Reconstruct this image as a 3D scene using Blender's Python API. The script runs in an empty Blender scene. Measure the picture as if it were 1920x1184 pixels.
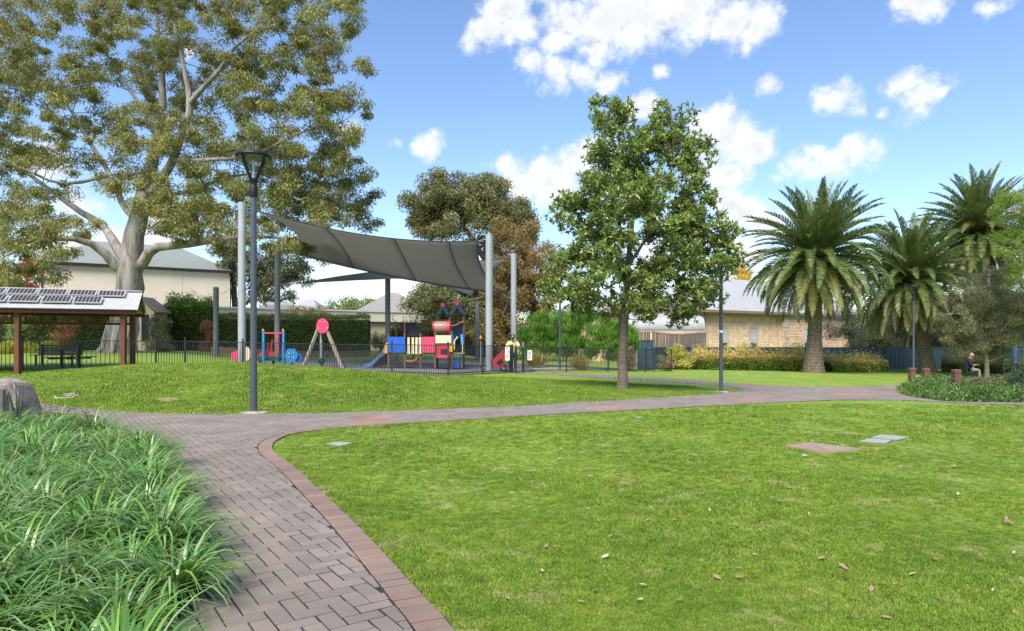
import bpy, bmesh, math, random
import numpy as np
from mathutils import Vector, Matrix, Euler
from mathutils.geometry import delaunay_2d_cdt

SC = bpy.context.scene
COL = SC.collection
R = math.radians
random.seed(7)
rng = np.random.default_rng(11)

# ------------------------------------------------------------------ camera
CAM_H, FPX, CX, HY = 1.4, 1280.0, 960.0, 641.0      # eye height, focal length / centre / horizon in photograph pixels
cam_d = bpy.data.cameras.new('camera')
cam = bpy.data.objects.new('camera', cam_d)
COL.objects.link(cam)
cam.location = (0, 0, CAM_H)
cam.rotation_euler = (R(90), 0, 0)
cam_d.sensor_width = 36
cam_d.lens = 24
cam_d.shift_y = (HY - 592) / 1920
cam_d.clip_start = 0.05
cam_d.clip_end = 3000
SC.camera = cam

# ------------------------------------------------------------------ sky
SUN_EL, SUN_AZ = 52, 200        # azimuth clockwise from +Y (north): behind the camera, to the left
world = bpy.data.worlds.new('World')
SC.world = world
world.use_nodes = True
wn, wl = world.node_tree.nodes, world.node_tree.links
wn.clear()

def N(nodes, typ, **kw):
    n = nodes.new(typ)
    for k, v in kw.items():
        setattr(n, k, v)
    return n

def wmath(op, a, b=None, c=None, clamp=False):
    n = wn.new('ShaderNodeMath'); n.operation = op; n.use_clamp = clamp
    for i, s in enumerate((a, b, c)):
        if s is None: continue
        if isinstance(s, (int, float)): n.inputs[i].default_value = s
        else: wl.new(s, n.inputs[i])
    return n.outputs[0]

sky = N(wn, 'ShaderNodeTexSky', sky_type='NISHITA', sun_disc=False)
sky.sun_elevation = R(SUN_EL); sky.sun_rotation = R(SUN_AZ)
sky.altitude = 50; sky.air_density = 1.0; sky.dust_density = 0.25; sky.ozone_density = 2.6
tc = N(wn, 'ShaderNodeTexCoord')
nrm = N(wn, 'ShaderNodeVectorMath', operation='NORMALIZE'); wl.new(tc.outputs['Generated'], nrm.inputs[0])
DIR = nrm.outputs[0]

def vadd(a, vec):
    n = wn.new('ShaderNodeVectorMath'); n.operation = 'ADD'; wl.new(a, n.inputs[0]); n.inputs[1].default_value = vec
    return n.outputs[0]

def noise(vec, scale, detail, rough):
    n = wn.new('ShaderNodeTexNoise'); wl.new(vec, n.inputs['Vector'])
    n.inputs['Scale'].default_value = scale; n.inputs['Detail'].default_value = detail; n.inputs['Roughness'].default_value = rough
    return n

ZS = 1.35
flat = wn.new('ShaderNodeVectorMath'); flat.operation = 'MULTIPLY'; wl.new(DIR, flat.inputs[0]); flat.inputs[1].default_value = (1, 1, ZS)
warp = noise(DIR, 7.0, 4, 0.6)
wsub = wn.new('ShaderNodeVectorMath'); wsub.operation = 'SUBTRACT'; wl.new(warp.outputs['Color'], wsub.inputs[0]); wsub.inputs[1].default_value = (.5, .5, .5)
wsc = wn.new('ShaderNodeVectorMath'); wsc.operation = 'SCALE'; wl.new(wsub.outputs[0], wsc.inputs[0]); wsc.inputs['Scale'].default_value = 0.075
fw = wn.new('ShaderNodeVectorMath'); fw.operation = 'ADD'; wl.new(flat.outputs[0], fw.inputs[0]); wl.new(wsc.outputs[0], fw.inputs[1])
# cumulus puffs of this afternoon sky: picture column, row, radius (turned into sky directions)
PUFFS = [(890,92,38),(930,70,48),(985,60,50),(1050,45,62),(1120,45,72),(1200,30,84),(1290,25,82),(1360,45,56),(1402,72,36),(1388,92,20),(960,12,55),
 (1010,-35,80),(1150,-50,120),(1300,-50,100),(1045,85,34),(1115,98,36),(1000,128,36),(1045,142,42),(1092,140,34),(1140,152,28),(1110,118,22),
 (1240,128,17),(1430,168,26),(1568,182,44),(1600,202,24),(1550,165,28),(1698,158,34),(1735,182,40),(1770,180,17),(1660,210,15),(1740,5,42),
 (1705,10,24),(1862,4,34),(1732,30,16),(1330,228,48),(1380,252,52),(1430,266,38),(1330,262,42),(1205,205,34),(1370,322,34),(1335,312,28),
 (1510,312,44),(1560,302,52),(1610,290,38),(1590,262,26),(1640,292,18),(1530,278,24),(955,322,42),(1010,315,48),(1062,310,44),(1105,296,48),
 (975,348,44),(1035,350,52),(800,265,31),(778,276,17),(650,262,30),(735,270,14),(1400,402,50),(1368,385,40),(1432,420,40),(1400,480,36),
 (210,440,30),(300,425,46),(100,470,60),(640,500,60),(710,545,64),(580,540,50),(1250,470,70),(350,85,22),(60,300,50),(130,390,40)]
best = None
for (px, py, pr) in PUFFS:
    d = Vector(((px - CX) / FPX, 1, (HY - py) / FPX)); sc_ = 1 / d.length; d.normalize()
    dn = wn.new('ShaderNodeVectorMath'); dn.operation = 'DISTANCE'; wl.new(fw.outputs[0], dn.inputs[0]); dn.inputs[1].default_value = (d.x, d.y, d.z * ZS)
    m = wmath('MULTIPLY_ADD', dn.outputs['Value'], -1.0 / (pr * 1.28 / FPX * sc_ * 1.12), 1.0)
    best = m if best is None else wmath('MAXIMUM', best, m)
# the same sort of broken cumulus over the rest of the sky
gen = noise(flat.outputs[0], 3.2, 3, 0.5)
sepd = wn.new('ShaderNodeSeparateXYZ'); wl.new(DIR, sepd.inputs[0])
behind = wn.new('ShaderNodeMapRange'); wl.new(sepd.outputs['Y'], behind.inputs[0])
behind.inputs[1].default_value = 0.62; behind.inputs[2].default_value = 0.35
gm = wmath('MULTIPLY_ADD', gen.outputs['Fac'], 5.0, -2.6)
gm = wmath('SUBTRACT', gm, wmath('MULTIPLY_ADD', behind.outputs[0], -3.0, 3.0))
best = wmath('MAXIMUM', best, gm)
fb = noise(DIR, 24.0, 9, 0.68); fbl = noise(DIR, 9.0, 4, 0.55)
sun_v = Vector((math.sin(R(SUN_AZ)) * math.cos(R(SUN_EL)), math.cos(R(SUN_AZ)) * math.cos(R(SUN_EL)), math.sin(R(SUN_EL))))
fb2 = noise(vadd(DIR, tuple(Vector((-.004, 0, .016)))), 24.0, 9, 0.68)
dens = wmath('ADD', best, wmath('ADD', wmath('MULTIPLY_ADD', fb.outputs['Fac'], 1.9, -1.08), wmath('MULTIPLY_ADD', fbl.outputs['Fac'], 1.5, -0.80)))
alpha = wn.new('ShaderNodeMapRange'); alpha.interpolation_type = 'SMOOTHSTEP'; wl.new(dens, alpha.inputs[0])
alpha.inputs[1].default_value = -0.12; alpha.inputs[2].default_value = 0.6; alpha.inputs[4].default_value = 0.96
cloud_shading = wmath('SUBTRACT', fb.outputs['Fac'], fb2.outputs['Fac'])  # cloud tops lightened and undersides darkened within the emission colour
lum = wmath('MULTIPLY_ADD', cloud_shading, .6, 0.97)
thick = wn.new('ShaderNodeMapRange'); wl.new(dens, thick.inputs[0]); thick.inputs[1].default_value = 0.45; thick.inputs[2].default_value = 1.15  # denser cloud greyed: shaded bases painted into its colour
thick.inputs[3].default_value = 0.0; thick.inputs[4].default_value = 0.16
lum = wmath('SUBTRACT', lum, thick.outputs[0])
cc = wn.new('ShaderNodeCombineColor')
wl.new(wmath('MULTIPLY', lum, 0.95), cc.inputs[0]); wl.new(wmath('MULTIPLY', lum, 0.975), cc.inputs[1]); wl.new(lum, cc.inputs[2])
# sky colour: a little deeper blue, as the photograph is graded
hsv = wn.new('ShaderNodeHueSaturation'); wl.new(sky.outputs[0], hsv.inputs['Color'])
hsv.inputs['Hue'].default_value = 0.503; hsv.inputs['Saturation'].default_value = 1.06; hsv.inputs['Value'].default_value = 1.0
bg1 = wn.new('ShaderNodeBackground'); wl.new(hsv.outputs[0], bg1.inputs[0]); bg1.inputs[1].default_value = 0.1
bg2 = wn.new('ShaderNodeBackground'); wl.new(cc.outputs[0], bg2.inputs[0]); bg2.inputs[1].default_value = 0.47
mixs = wn.new('ShaderNodeMixShader'); wl.new(alpha.outputs[0], mixs.inputs[0]); wl.new(bg1.outputs[0], mixs.inputs[1]); wl.new(bg2.outputs[0], mixs.inputs[2])
wo = wn.new('ShaderNodeOutputWorld'); wl.new(mixs.outputs[0], wo.inputs[0])
world.cycles.sampling_method = 'MANUAL'; world.cycles.sample_map_resolution = 512

# ------------------------------------------------------------------ sun (veiled by cloud: soft)
sd = bpy.data.lights.new('sun', 'SUN'); so = bpy.data.objects.new('sun', sd); COL.objects.link(so)
sd.energy = 3.0; sd.angle = R(34); sd.color = (1.0, 0.94, 0.85)
so.rotation_euler = (-sun_v).to_track_quat('-Z', 'Y').to_euler()
so.location = (0, -10, 30)

vs = SC.view_settings
vs.view_transform = 'Standard'; vs.look = 'None'; vs.exposure = 1.25; vs.gamma = 1.0; vs.use_curve_mapping = False
SC.cycles.max_bounces = 6; SC.cycles.diffuse_bounces = 3; SC.cycles.glossy_bounces = 2; SC.cycles.transmission_bounces = 4
SC.cycles.transparent_max_bounces = 6; SC.cycles.use_denoising = True; SC.cycles.caustics_reflective = False; SC.cycles.caustics_refractive = False

# ------------------------------------------------------------------ geometry helpers
def P(px, py, Y):
    """point at distance Y that the photograph shows at column px, row py"""
    return Vector(((px - CX) / FPX * Y, Y, CAM_H - (py - HY) / FPX * Y))

OFF = {}
def finish(o, parent, loc):
    COL.objects.link(o)
    if parent is not None:
        o.parent = parent
        OFF[o.name] = OFF[parent.name]
    else:
        o.location = loc
        OFF[o.name] = Vector(loc)
    return o

def smooth_mesh(me, ang=0.7):
    me.polygons.foreach_set('use_smooth', [True] * len(me.polygons))
    me.set_sharp_from_angle(angle=ang)

class MB:
    def __init__(s): s.v = []; s.f = []
    def add(s, vs_, fs):
        b = len(s.v); s.v.extend(Vector(p) for p in vs_); s.f.extend(tuple(b + i for i in f) for f in fs); return s
    def box(s, x0, x1, y0, y1, z0, z1):
        return s.add([(x0,y0,z0),(x1,y0,z0),(x1,y1,z0),(x0,y1,z0),(x0,y0,z1),(x1,y0,z1),(x1,y1,z1),(x0,y1,z1)],
                     [(0,3,2,1),(4,5,6,7),(0,1,5,4),(1,2,6,5),(2,3,7,6),(3,0,4,7)])
    def bar(s, a, b, w, h, up=(0,0,1)):
        a, b = Vector(a), Vector(b); d = (b - a).normalized(); up = Vector(up)
        if abs(d.dot(up)) > .98: up = Vector((0,1,0))
        x = d.cross(up).normalized(); z = x.cross(d).normalized()
        c = [(-1,-1),(1,-1),(1,1),(-1,1)]
        vs_ = [p + x * (i * w / 2) + z * (j * h / 2) for p in (a, b) for i, j in c]
        return s.add(vs_, [(0,1,2,3),(7,6,5,4),(0,4,5,1),(1,5,6,2),(2,6,7,3),(3,7,4,0)])
    def tube(s, pts, rad, n=8, cap=True):
        pts = [Vector(p) for p in pts]; m = len(pts)
        if isinstance(rad, (int, float)): rad = [rad] * m
        t0 = (pts[1] - pts[0]).normalized()
        x = t0.cross(Vector((0,0,1)) if abs(t0.z) < .95 else Vector((0,1,0))).normalized()
        vs_ = []
        for i in range(m):
            t = (pts[min(i+1, m-1)] - pts[max(i-1, 0)]).normalized()
            x = (x - t * x.dot(t)).normalized(); y = t.cross(x)
            for k in range(n):
                a = 2 * math.pi * k / n
                vs_.append(pts[i] + (x * math.cos(a) + y * math.sin(a)) * rad[i])
        fs = [(i*n+k, i*n+(k+1) % n, (i+1)*n+(k+1) % n, (i+1)*n+k) for i in range(m-1) for k in range(n)]
        if cap: fs += [tuple(range(n))[::-1], tuple((m-1)*n+k for k in range(n))]
        return s.add(vs_, fs)
    def lathe(s, prof, n=20, o=(0,0,0)):
        o = Vector(o); m = len(prof)
        vs_ = [o + Vector((r*math.cos(2*math.pi*k/n), r*math.sin(2*math.pi*k/n), z)) for r, z in prof for k in range(n)]
        fs = [(i*n+k, i*n+(k+1) % n, (i+1)*n+(k+1) % n, (i+1)*n+k) for i in range(m-1) for k in range(n)]
        fs += [tuple(range(n))[::-1], tuple((m-1)*n+k for k in range(n))]
        return s.add(vs_, fs)
    def prism(s, poly, ext):
        """poly: planar list of 3-D points; ext: extrusion vector"""
        n = len(poly); e = Vector(ext)
        return s.add([Vector(p) for p in poly] + [Vector(p) + e for p in poly],
                     [tuple(range(n)), tuple(range(2*n-1, n-1, -1))] + [(i, i+n, (i+1) % n + n, (i+1) % n) for i in range(n)])
    def pbox(s, x0, y0, x1, y1, Y, dep):
        """box whose front, at distance Y, spans the given picture columns and rows; dep = real depth"""
        a, b = P(x0, y1, Y), P(x1, y0, Y)
        return s.box(a.x, b.x, Y, Y + dep, a.z, b.z)
    def build(s, name, mat, parent=None, smooth=False, loc=(0,0,0)):
        off = OFF[parent.name] if parent is not None else Vector(loc)
        me = bpy.data.meshes.new(name)
        me.from_pydata([tuple(p - off) for p in s.v], [], s.f)
        bm = bmesh.new(); bm.from_mesh(me); bmesh.ops.recalc_face_normals(bm, faces=bm.faces); bm.to_mesh(me); bm.free()
        if smooth: smooth_mesh(me)
        me.materials.append(mat)
        return finish(bpy.data.objects.new(name, me), parent, loc)

def np_mesh(name, verts, quads, mat, parent=None, cols=None, smooth=False, loc=(0,0,0)):
    off = np.array(OFF[parent.name] if parent is not None else loc, dtype=np.float32)
    verts = np.asarray(verts, dtype=np.float32).reshape(-1, 3) - off
    quads = np.asarray(quads, dtype=np.int32); k = quads.shape[1]; nf = len(quads)
    me = bpy.data.meshes.new(name)
    me.vertices.add(len(verts)); me.vertices.foreach_set('co', verts.ravel())
    me.loops.add(nf * k); me.loops.foreach_set('vertex_index', quads.ravel())
    me.polygons.add(nf); me.polygons.foreach_set('loop_start', np.arange(0, nf * k, k, dtype=np.int32))
    if smooth: me.polygons.foreach_set('use_smooth', np.ones(nf, dtype=bool))
    me.update(calc_edges=True)
    if cols is not None:
        a = me.color_attributes.new('col', 'FLOAT_COLOR', 'POINT')
        c = np.ones((len(verts), 4), dtype=np.float32); c[:, :3] = cols
        a.data.foreach_set('color', c.ravel())
    me.materials.append(mat)
    return finish(bpy.data.objects.new(name, me), parent, loc)

def tag(o, label, cat, group=None, kind=None):
    if label: o['label'] = label
    if cat: o['category'] = cat
    if group: o['group'] = group
    if kind: o['kind'] = kind
    return o

def thing(name, label, cat, loc=(0,0,0), group=None):
    o = bpy.data.objects.new(name, None); COL.objects.link(o); o.location = loc; o.empty_display_size = 0.2
    OFF[o.name] = Vector(loc)
    return tag(o, label, cat, group)

def dup(root, loc, rotz=0.0, label=None, group=None):
    r = root.copy(); COL.objects.link(r); r.location = loc; r.rotation_euler = (0, 0, rotz)
    if label: r['label'] = label
    if group: r['group'] = group
    for ch in list(root.children):
        c = ch.copy(); COL.objects.link(c); c.parent = r
        for g in list(ch.children):
            d = g.copy(); COL.objects.link(d); d.parent = c
    return r

# ------------------------------------------------------------------ materials
def mat_new(name):
    m = bpy.data.materials.new(name); m.use_nodes = True
    nt = m.node_tree; b = nt.nodes['Principled BSDF']
    return m, nt.nodes, nt.links, b

def mk(name, c1, c2=None, scale=4.0, rough=0.7, bump=0.0, bscale=None, metal=0.0, spec=0.4, stretch=None, detail=5):
    m, n, l, b = mat_new(name)
    b.inputs['Roughness'].default_value = rough; b.inputs['Metallic'].default_value = metal
    b.inputs['Specular IOR Level'].default_value = spec
    c2 = c2 or tuple(x * .8 for x in c1)
    t = n.new('ShaderNodeTexCoord'); src = t.outputs['Object']
    if stretch:
        mp = n.new('ShaderNodeMapping'); mp.inputs['Scale'].default_value = stretch; l.new(src, mp.inputs[0]); src = mp.outputs[0]
    nz = n.new('ShaderNodeTexNoise'); l.new(src, nz.inputs['Vector']); nz.inputs['Scale'].default_value = scale; nz.inputs['Detail'].default_value = detail
    nz.inputs['Roughness'].default_value = .62
    rp = n.new('ShaderNodeValToRGB'); l.new(nz.outputs['Fac'], rp.inputs[0])
    rp.color_ramp.elements[0].position = .32; rp.color_ramp.elements[1].position = .68
    rp.color_ramp.elements[0].color = (*c2, 1); rp.color_ramp.elements[1].color = (*c1, 1)
    l.new(rp.outputs[0], b.inputs['Base Color'])
    if bump:
        n2 = n.new('ShaderNodeTexNoise'); l.new(src, n2.inputs['Vector']); n2.inputs['Scale'].default_value = bscale or scale * 4; n2.inputs['Detail'].default_value = 4
        bp = n.new('ShaderNodeBump'); bp.inputs['Strength'].default_value = bump; bp.inputs['Distance'].default_value = .02
        l.new(n2.outputs['Fac'], bp.inputs['Height']); l.new(bp.outputs[0], b.inputs['Normal'])
    return m

def leaf_mat(name, rough=0.45, trans=0.3, spec=0.35):
    m, n, l, b = mat_new(name)
    a = n.new('ShaderNodeAttribute'); a.attribute_name = 'col'
    l.new(a.outputs['Color'], b.inputs['Base Color'])
    b.inputs['Roughness'].default_value = rough; b.inputs['Specular IOR Level'].default_value = spec
    tr = n.new('ShaderNodeBsdfTranslucent')
    hs = n.new('ShaderNodeHueSaturation'); l.new(a.outputs['Color'], hs.inputs['Color']); hs.inputs['Value'].default_value = 1.5; hs.inputs['Hue'].default_value = .485
    l.new(hs.outputs[0], tr.inputs[0])
    mx = n.new('ShaderNodeMixShader'); mx.inputs[0].default_value = trans
    l.new(b.outputs[0], mx.inputs[1]); l.new(tr.outputs[0], mx.inputs[2])
    l.new(mx.outputs[0], n['Material Output'].inputs[0])
    return m

M = {}
M['leaf'] = leaf_mat('leaf')
M['gloss_leaf'] = leaf_mat('glossy_leaf', .34, .2, .5)
M['blade'] = leaf_mat('strap_leaf', .3, .22, .65)
M['frond'] = leaf_mat('palm_frond', .4, .15, .45)
def vcol_mat(name, rough, bump, bscale, speck=0.0):
    m, n, l, b = mat_new(name)
    a = n.new('ShaderNodeAttribute'); a.attribute_name = 'col'
    g = n.new('ShaderNodeNewGeometry')
    nz = n.new('ShaderNodeTexNoise'); l.new(g.outputs['Position'], nz.inputs['Vector']); nz.inputs['Scale'].default_value = bscale; nz.inputs['Detail'].default_value = 6; nz.inputs['Roughness'].default_value = .7
    n3 = n.new('ShaderNodeTexNoise'); l.new(g.outputs['Position'], n3.inputs['Vector']); n3.inputs['Scale'].default_value = 1.3; n3.inputs['Detail'].default_value = 4
    mr = n.new('ShaderNodeMapRange'); l.new(nz.outputs['Fac'], mr.inputs[0]); mr.inputs[1].default_value = .3; mr.inputs[2].default_value = .7; mr.inputs[3].default_value = 1 - speck; mr.inputs[4].default_value = 1 + speck
    m3 = n.new('ShaderNodeMapRange'); l.new(n3.outputs['Fac'], m3.inputs[0]); m3.inputs[1].default_value = .3; m3.inputs[2].default_value = .7; m3.inputs[3].default_value = .82; m3.inputs[4].default_value = 1.12
    mm = n.new('ShaderNodeMath'); mm.operation = 'MULTIPLY'; l.new(mr.outputs[0], mm.inputs[0]); l.new(m3.outputs[0], mm.inputs[1])
    vm = n.new('ShaderNodeVectorMath'); vm.operation = 'SCALE'; l.new(a.outputs['Color'], vm.inputs[0]); l.new(mm.outputs[0], vm.inputs['Scale'])
    l.new(vm.outputs[0], b.inputs['Base Color']); b.inputs['Roughness'].default_value = rough; b.inputs['Specular IOR Level'].default_value = .3
    bp = n.new('ShaderNodeBump'); bp.inputs['Strength'].default_value = bump; bp.inputs['Distance'].default_value = .004
    l.new(nz.outputs['Fac'], bp.inputs['Height']); l.new(bp.outputs[0], b.inputs['Normal'])
    return m
M['paver'] = vcol_mat('clay_paver', .82, .5, 160, .22)

M['sand'] = mk('joint_sand', (.032,.028,.024), (.018,.016,.014), 30, .95)
M['soil'] = mk('mulch_soil', (.10,.065,.04), (.045,.03,.02), 9, .95, .6)
M['rubber'] = mk('playground_rubber', (.17,.165,.165), (.12,.115,.115), 2, .9, .2, 60)
M['white_metal'] = mk('galvanised_post', (.40,.42,.43), (.33,.35,.36), 2, .42, metal=.2)
M['grey_post'] = mk('grey_post', (.17,.175,.185), (.13,.135,.145), 2, .5, metal=.1)
M['lamp_metal'] = mk('lamp_grey_blue', (.085,.10,.125), (.065,.078,.10), 3, .4, metal=.25)
M['lamp_dark'] = mk('lamp_charcoal', (.014,.017,.021), (.010,.012,.015), 5, .5, spec=.25)
M['lens'] = mk('lamp_lens', (.16,.17,.15), (.12,.13,.115), 6, .3)
M['fence'] = mk('fence_charcoal', (.022,.030,.036), (.015,.02,.025), 4, .42)
M['blue_fence'] = mk('blue_steel_fence', (.045,.085,.125), (.035,.065,.10), 1.2, .5)
M['red_timber'] = mk('red_stained_timber', (.17,.06,.03), (.10,.035,.018), 6, .7, .3, stretch=(6,6,.6))
M['rust_timber'] = mk('weathered_bollard_timber', (.20,.10,.065), (.10,.05,.035), 9, .8, .5, stretch=(7,7,.8))
M['grey_timber'] = mk('grey_timber', (.33,.28,.23), (.22,.18,.15), 6, .8, .3, stretch=(5,5,.8))
M['zinc'] = mk('zinc_roof', (.60,.60,.60), (.47,.47,.475), 3, .45, metal=.15)
M['solar'] = mk('solar_cells', (.055,.05,.065), (.035,.033,.045), 8, .25, spec=.6)
M['alu'] = mk('aluminium_frame', (.55,.55,.55), (.45,.45,.45), 5, .4, metal=.3)
M['sail'] = mk('shade_cloth', (.255,.248,.232), (.21,.204,.192), 1.1, .85, .3, 60)
M['sail_light'] = mk('pale_shade_cloth', (.30,.29,.275), (.255,.247,.235), 1.1, .85, .3, 60)
def cloth(m, tc_, k):
    n, l = m.node_tree.nodes, m.node_tree.links; b = n['Principled BSDF']; tr = n.new('ShaderNodeBsdfTranslucent'); tr.inputs[0].default_value = (*tc_, 1)
    mx = n.new('ShaderNodeMixShader'); mx.inputs[0].default_value = k; l.new(b.outputs[0], mx.inputs[1]); l.new(tr.outputs[0], mx.inputs[2]); l.new(mx.outputs[0], n['Material Output'].inputs[0])
cloth(M['sail'], (.46,.445,.415), .55); cloth(M['sail_light'], (.60,.58,.55), .55)
M['seam'] = mk('dark_webbing', (.03,.028,.025), (.02,.02,.018), 9, .8)
M['cable'] = mk('steel_cable', (.45,.46,.47), (.35,.36,.37), 9, .35, metal=.6)
M['gum_bark'] = mk('gum_bark', (.34,.31,.28), (.125,.11,.10), 2.2, .85, 1.0, 7, stretch=(1.6,1.6,.35), detail=10)
def gum_bark():
    m, n, l, b = mat_new('gum_bark')
    t = n.new('ShaderNodeTexCoord'); mp = n.new('ShaderNodeMapping'); mp.inputs['Scale'].default_value = (1.5, 1.5, .3); l.new(t.outputs['Object'], mp.inputs[0])
    a = n.new('ShaderNodeTexNoise'); l.new(mp.outputs[0], a.inputs[0]); a.inputs['Scale'].default_value = 1.6; a.inputs['Detail'].default_value = 10; a.inputs['Roughness'].default_value = .68; a.inputs['Distortion'].default_value = .6
    r1 = n.new('ShaderNodeValToRGB'); l.new(a.outputs['Fac'], r1.inputs[0]); e = r1.color_ramp.elements
    e[0].position, e[0].color = .30, (.075,.055,.042,1); e[1].position, e[1].color = .74, (.50,.46,.41,1)
    for p_, c_ in ((.40,(.17,.145,.125,1)),(.50,(.27,.245,.225,1)),(.60,(.36,.33,.30,1))): q = e.new(p_); q.color = c_
    l.new(r1.outputs[0], b.inputs['Base Color']); b.inputs['Roughness'].default_value = .85
    c = n.new('ShaderNodeTexNoise'); l.new(mp.outputs[0], c.inputs[0]); c.inputs['Scale'].default_value = 7; c.inputs['Detail'].default_value = 6
    bp = n.new('ShaderNodeBump'); bp.inputs['Strength'].default_value = 1; bp.inputs['Distance'].default_value = .05; l.new(c.outputs['Fac'], bp.inputs['Height']); l.new(bp.outputs[0], b.inputs['Normal'])
    return m
M['gum_bark'] = gum_bark()
M['bark'] = mk('brown_bark', (.16,.12,.09), (.07,.055,.042), 5, .9, 1.0, 12, stretch=(1.5,1.5,.5))
M['fig_bark'] = mk('fig_bark', (.18,.14,.105), (.085,.067,.05), 9, .9, 1.0, 14, stretch=(1,1,1.4))
M['grey_bark'] = mk('grey_twigs', (.30,.25,.20), (.18,.15,.12), 5, .9)
M['palm_trunk'] = mk('palm_trunk', (.22,.165,.115), (.085,.06,.045), 6, .9, 1.0, 16)
M['boot'] = mk('palm_leaf_scar', (.33,.265,.20), (.14,.10,.075), 7, .9, .8)
M['fruit'] = mk('orange_fruit', (.50,.22,.035), (.36,.13,.02), 9, .6)
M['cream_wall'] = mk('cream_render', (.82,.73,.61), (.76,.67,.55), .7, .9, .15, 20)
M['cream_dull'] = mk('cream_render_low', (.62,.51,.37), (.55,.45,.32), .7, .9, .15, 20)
M['white_wall'] = mk('white_render', (.72,.70,.66), (.64,.62,.58), .8, .8)
M['dark_trim'] = mk('dark_gutter', (.03,.03,.034), (.02,.02,.024), 4, .5)
M['brown_trim'] = mk('brown_gutter', (.30,.20,.14), (.24,.16,.11), 3, .5)
M['stone_trim'] = mk('pale_stone_trim', (.55,.47,.38), (.45,.38,.30), 3, .85, .3)
M['glass'] = mk('window_glass', (.10,.12,.14), (.06,.075,.09), 1, .08, spec=.8)
M['blind'] = mk('window_blind', (.55,.58,.57), (.47,.50,.49), 2, .6)
M['dark_void'] = mk('unlit_fill', (.02,.02,.022), (.014,.014,.016), 2, .7)  # near-black colour stands in for the unlit inside of openings
M['granite'] = mk('grey_boulder', (.34,.285,.245), (.17,.14,.12), 5, .88, .9, 22, detail=8)
M['stone_pale'] = mk('cut_stone', (.42,.37,.33), (.30,.265,.235), 7, .85, .4, 30)
M['plaque'] = mk('bronze_plaque', (.12,.115,.10), (.08,.075,.07), 25, .45, .3, 60, metal=.3)
M['concrete'] = mk('pale_concrete', (.33,.34,.29), (.25,.26,.22), 6, .85, .3, 60)
M['pit'] = mk('brown_pit_cover', (.33,.255,.205), (.22,.17,.14), 12, .9, .5, 50)
M['dirt'] = mk('bare_earth', (.36,.27,.19), (.26,.20,.13), 8, .95, .4)
M['chalk'] = mk('white_rim', (.50,.48,.42), (.34,.33,.28), 9, .8)
M['dry_leaf'] = mk('dry_leaf', (.34,.235,.165), (.20,.125,.085), 14, .8)
M['dry_leaf2'] = mk('pale_dry_leaf', (.50,.43,.34), (.36,.29,.22), 14, .8)
M['dry_leaf3'] = mk('yellow_leaf', (.38,.38,.11), (.30,.31,.08), 14, .6)
def plastic(name, c, r=.38): return mk(name, c, tuple(x * .9 for x in c), 3, r)
M['red'] = plastic('red_plastic', (.50,.035,.05)); M['pink'] = plastic('pink_plastic', (.68,.06,.13))
M['blue'] = plastic('blue_plastic', (.02,.12,.52)); M['sky_blue'] = plastic('light_blue_plastic', (.03,.25,.55))
M['navy'] = plastic('navy_plastic', (.015,.06,.115)); M['yellow'] = plastic('yellow_plastic', (.70,.40,.04))
M['cream'] = plastic('cream_plastic', (.72,.60,.38)); M['green'] = plastic('green_plastic', (.01,.085,.06))
M['slide'] = plastic('slide_blue', (.14,.24,.42), .3); M['black'] = plastic('black_plastic', (.015,.016,.018), .5)
M['orange'] = plastic('orange_plastic', (.55,.20,.05)); M['tube'] = plastic('barrel_brown', (.40,.22,.18), .35)
M['net'] = mk('climbing_net_black', (.03,.032,.036), (.022,.024,.027), 9, .8)
M['sign'] = plastic('sign_white', (.72,.72,.70)); M['sign_black'] = plastic('sign_print', (.05,.05,.05)); M['sign_red'] = plastic('sign_red', (.4,.03,.06))
M['skin'] = mk('skin', (.42,.22,.15), (.36,.18,.12), 9, .5); M['shirt_yellow'] = mk('yellow_cotton', (.72,.62,.30), (.62,.53,.25), 5, .9)
M['shirt_dark'] = mk('navy_cotton', (.015,.018,.026), (.01,.012,.018), 5, .9); M['trousers_grey'] = mk('grey_trousers', (.26,.23,.20), (.19,.17,.15), 6, .9)
M['trousers_dark'] = mk('dark_trousers', (.03,.03,.035), (.02,.02,.024), 6, .9); M['cap'] = mk('navy_cap', (.03,.03,.07), (.02,.02,.05), 6, .8)
M['hair'] = mk('grey_hair', (.35,.33,.31), (.25,.24,.22), 30, .8); M['shoe'] = mk('shoe_leather', (.05,.04,.035), (.03,.025,.022), 6, .6)
M['tyre'] = mk('rubber_tyre', (.02,.02,.02), (.014,.014,.014), 9, .8)
M['core'] = mk('dark_core', (.030,.034,.016), (.016,.018,.009), 6, .95)

def roof_mat(name, c, pitch, metal=.1):
    m, n, l, b = mat_new(name)
    t = n.new('ShaderNodeTexCoord')
    nz = n.new('ShaderNodeTexNoise'); l.new(t.outputs['Object'], nz.inputs[0]); nz.inputs['Scale'].default_value = .8; nz.inputs['Detail'].default_value = 6
    rp = n.new('ShaderNodeValToRGB'); l.new(nz.outputs['Fac'], rp.inputs[0])
    rp.color_ramp.elements[0].position = .3; rp.color_ramp.elements[1].position = .7
    rp.color_ramp.elements[0].color = (*[x * .86 for x in c], 1); rp.color_ramp.elements[1].color = (*c, 1)
    w = n.new('ShaderNodeTexWave'); l.new(t.outputs['UV'], w.inputs[0]); w.inputs['Scale'].default_value = 1 / pitch * .314
    bp = n.new('ShaderNodeBump'); bp.inputs['Strength'].default_value = .5; bp.inputs['Distance'].default_value = .02
    l.new(w.outputs['Fac'], bp.inputs['Height']); l.new(bp.outputs[0], b.inputs['Normal'])
    l.new(rp.outputs[0], b.inputs['Base Color']); b.inputs['Roughness'].default_value = .5; b.inputs['Metallic'].default_value = metal
    return m
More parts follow.
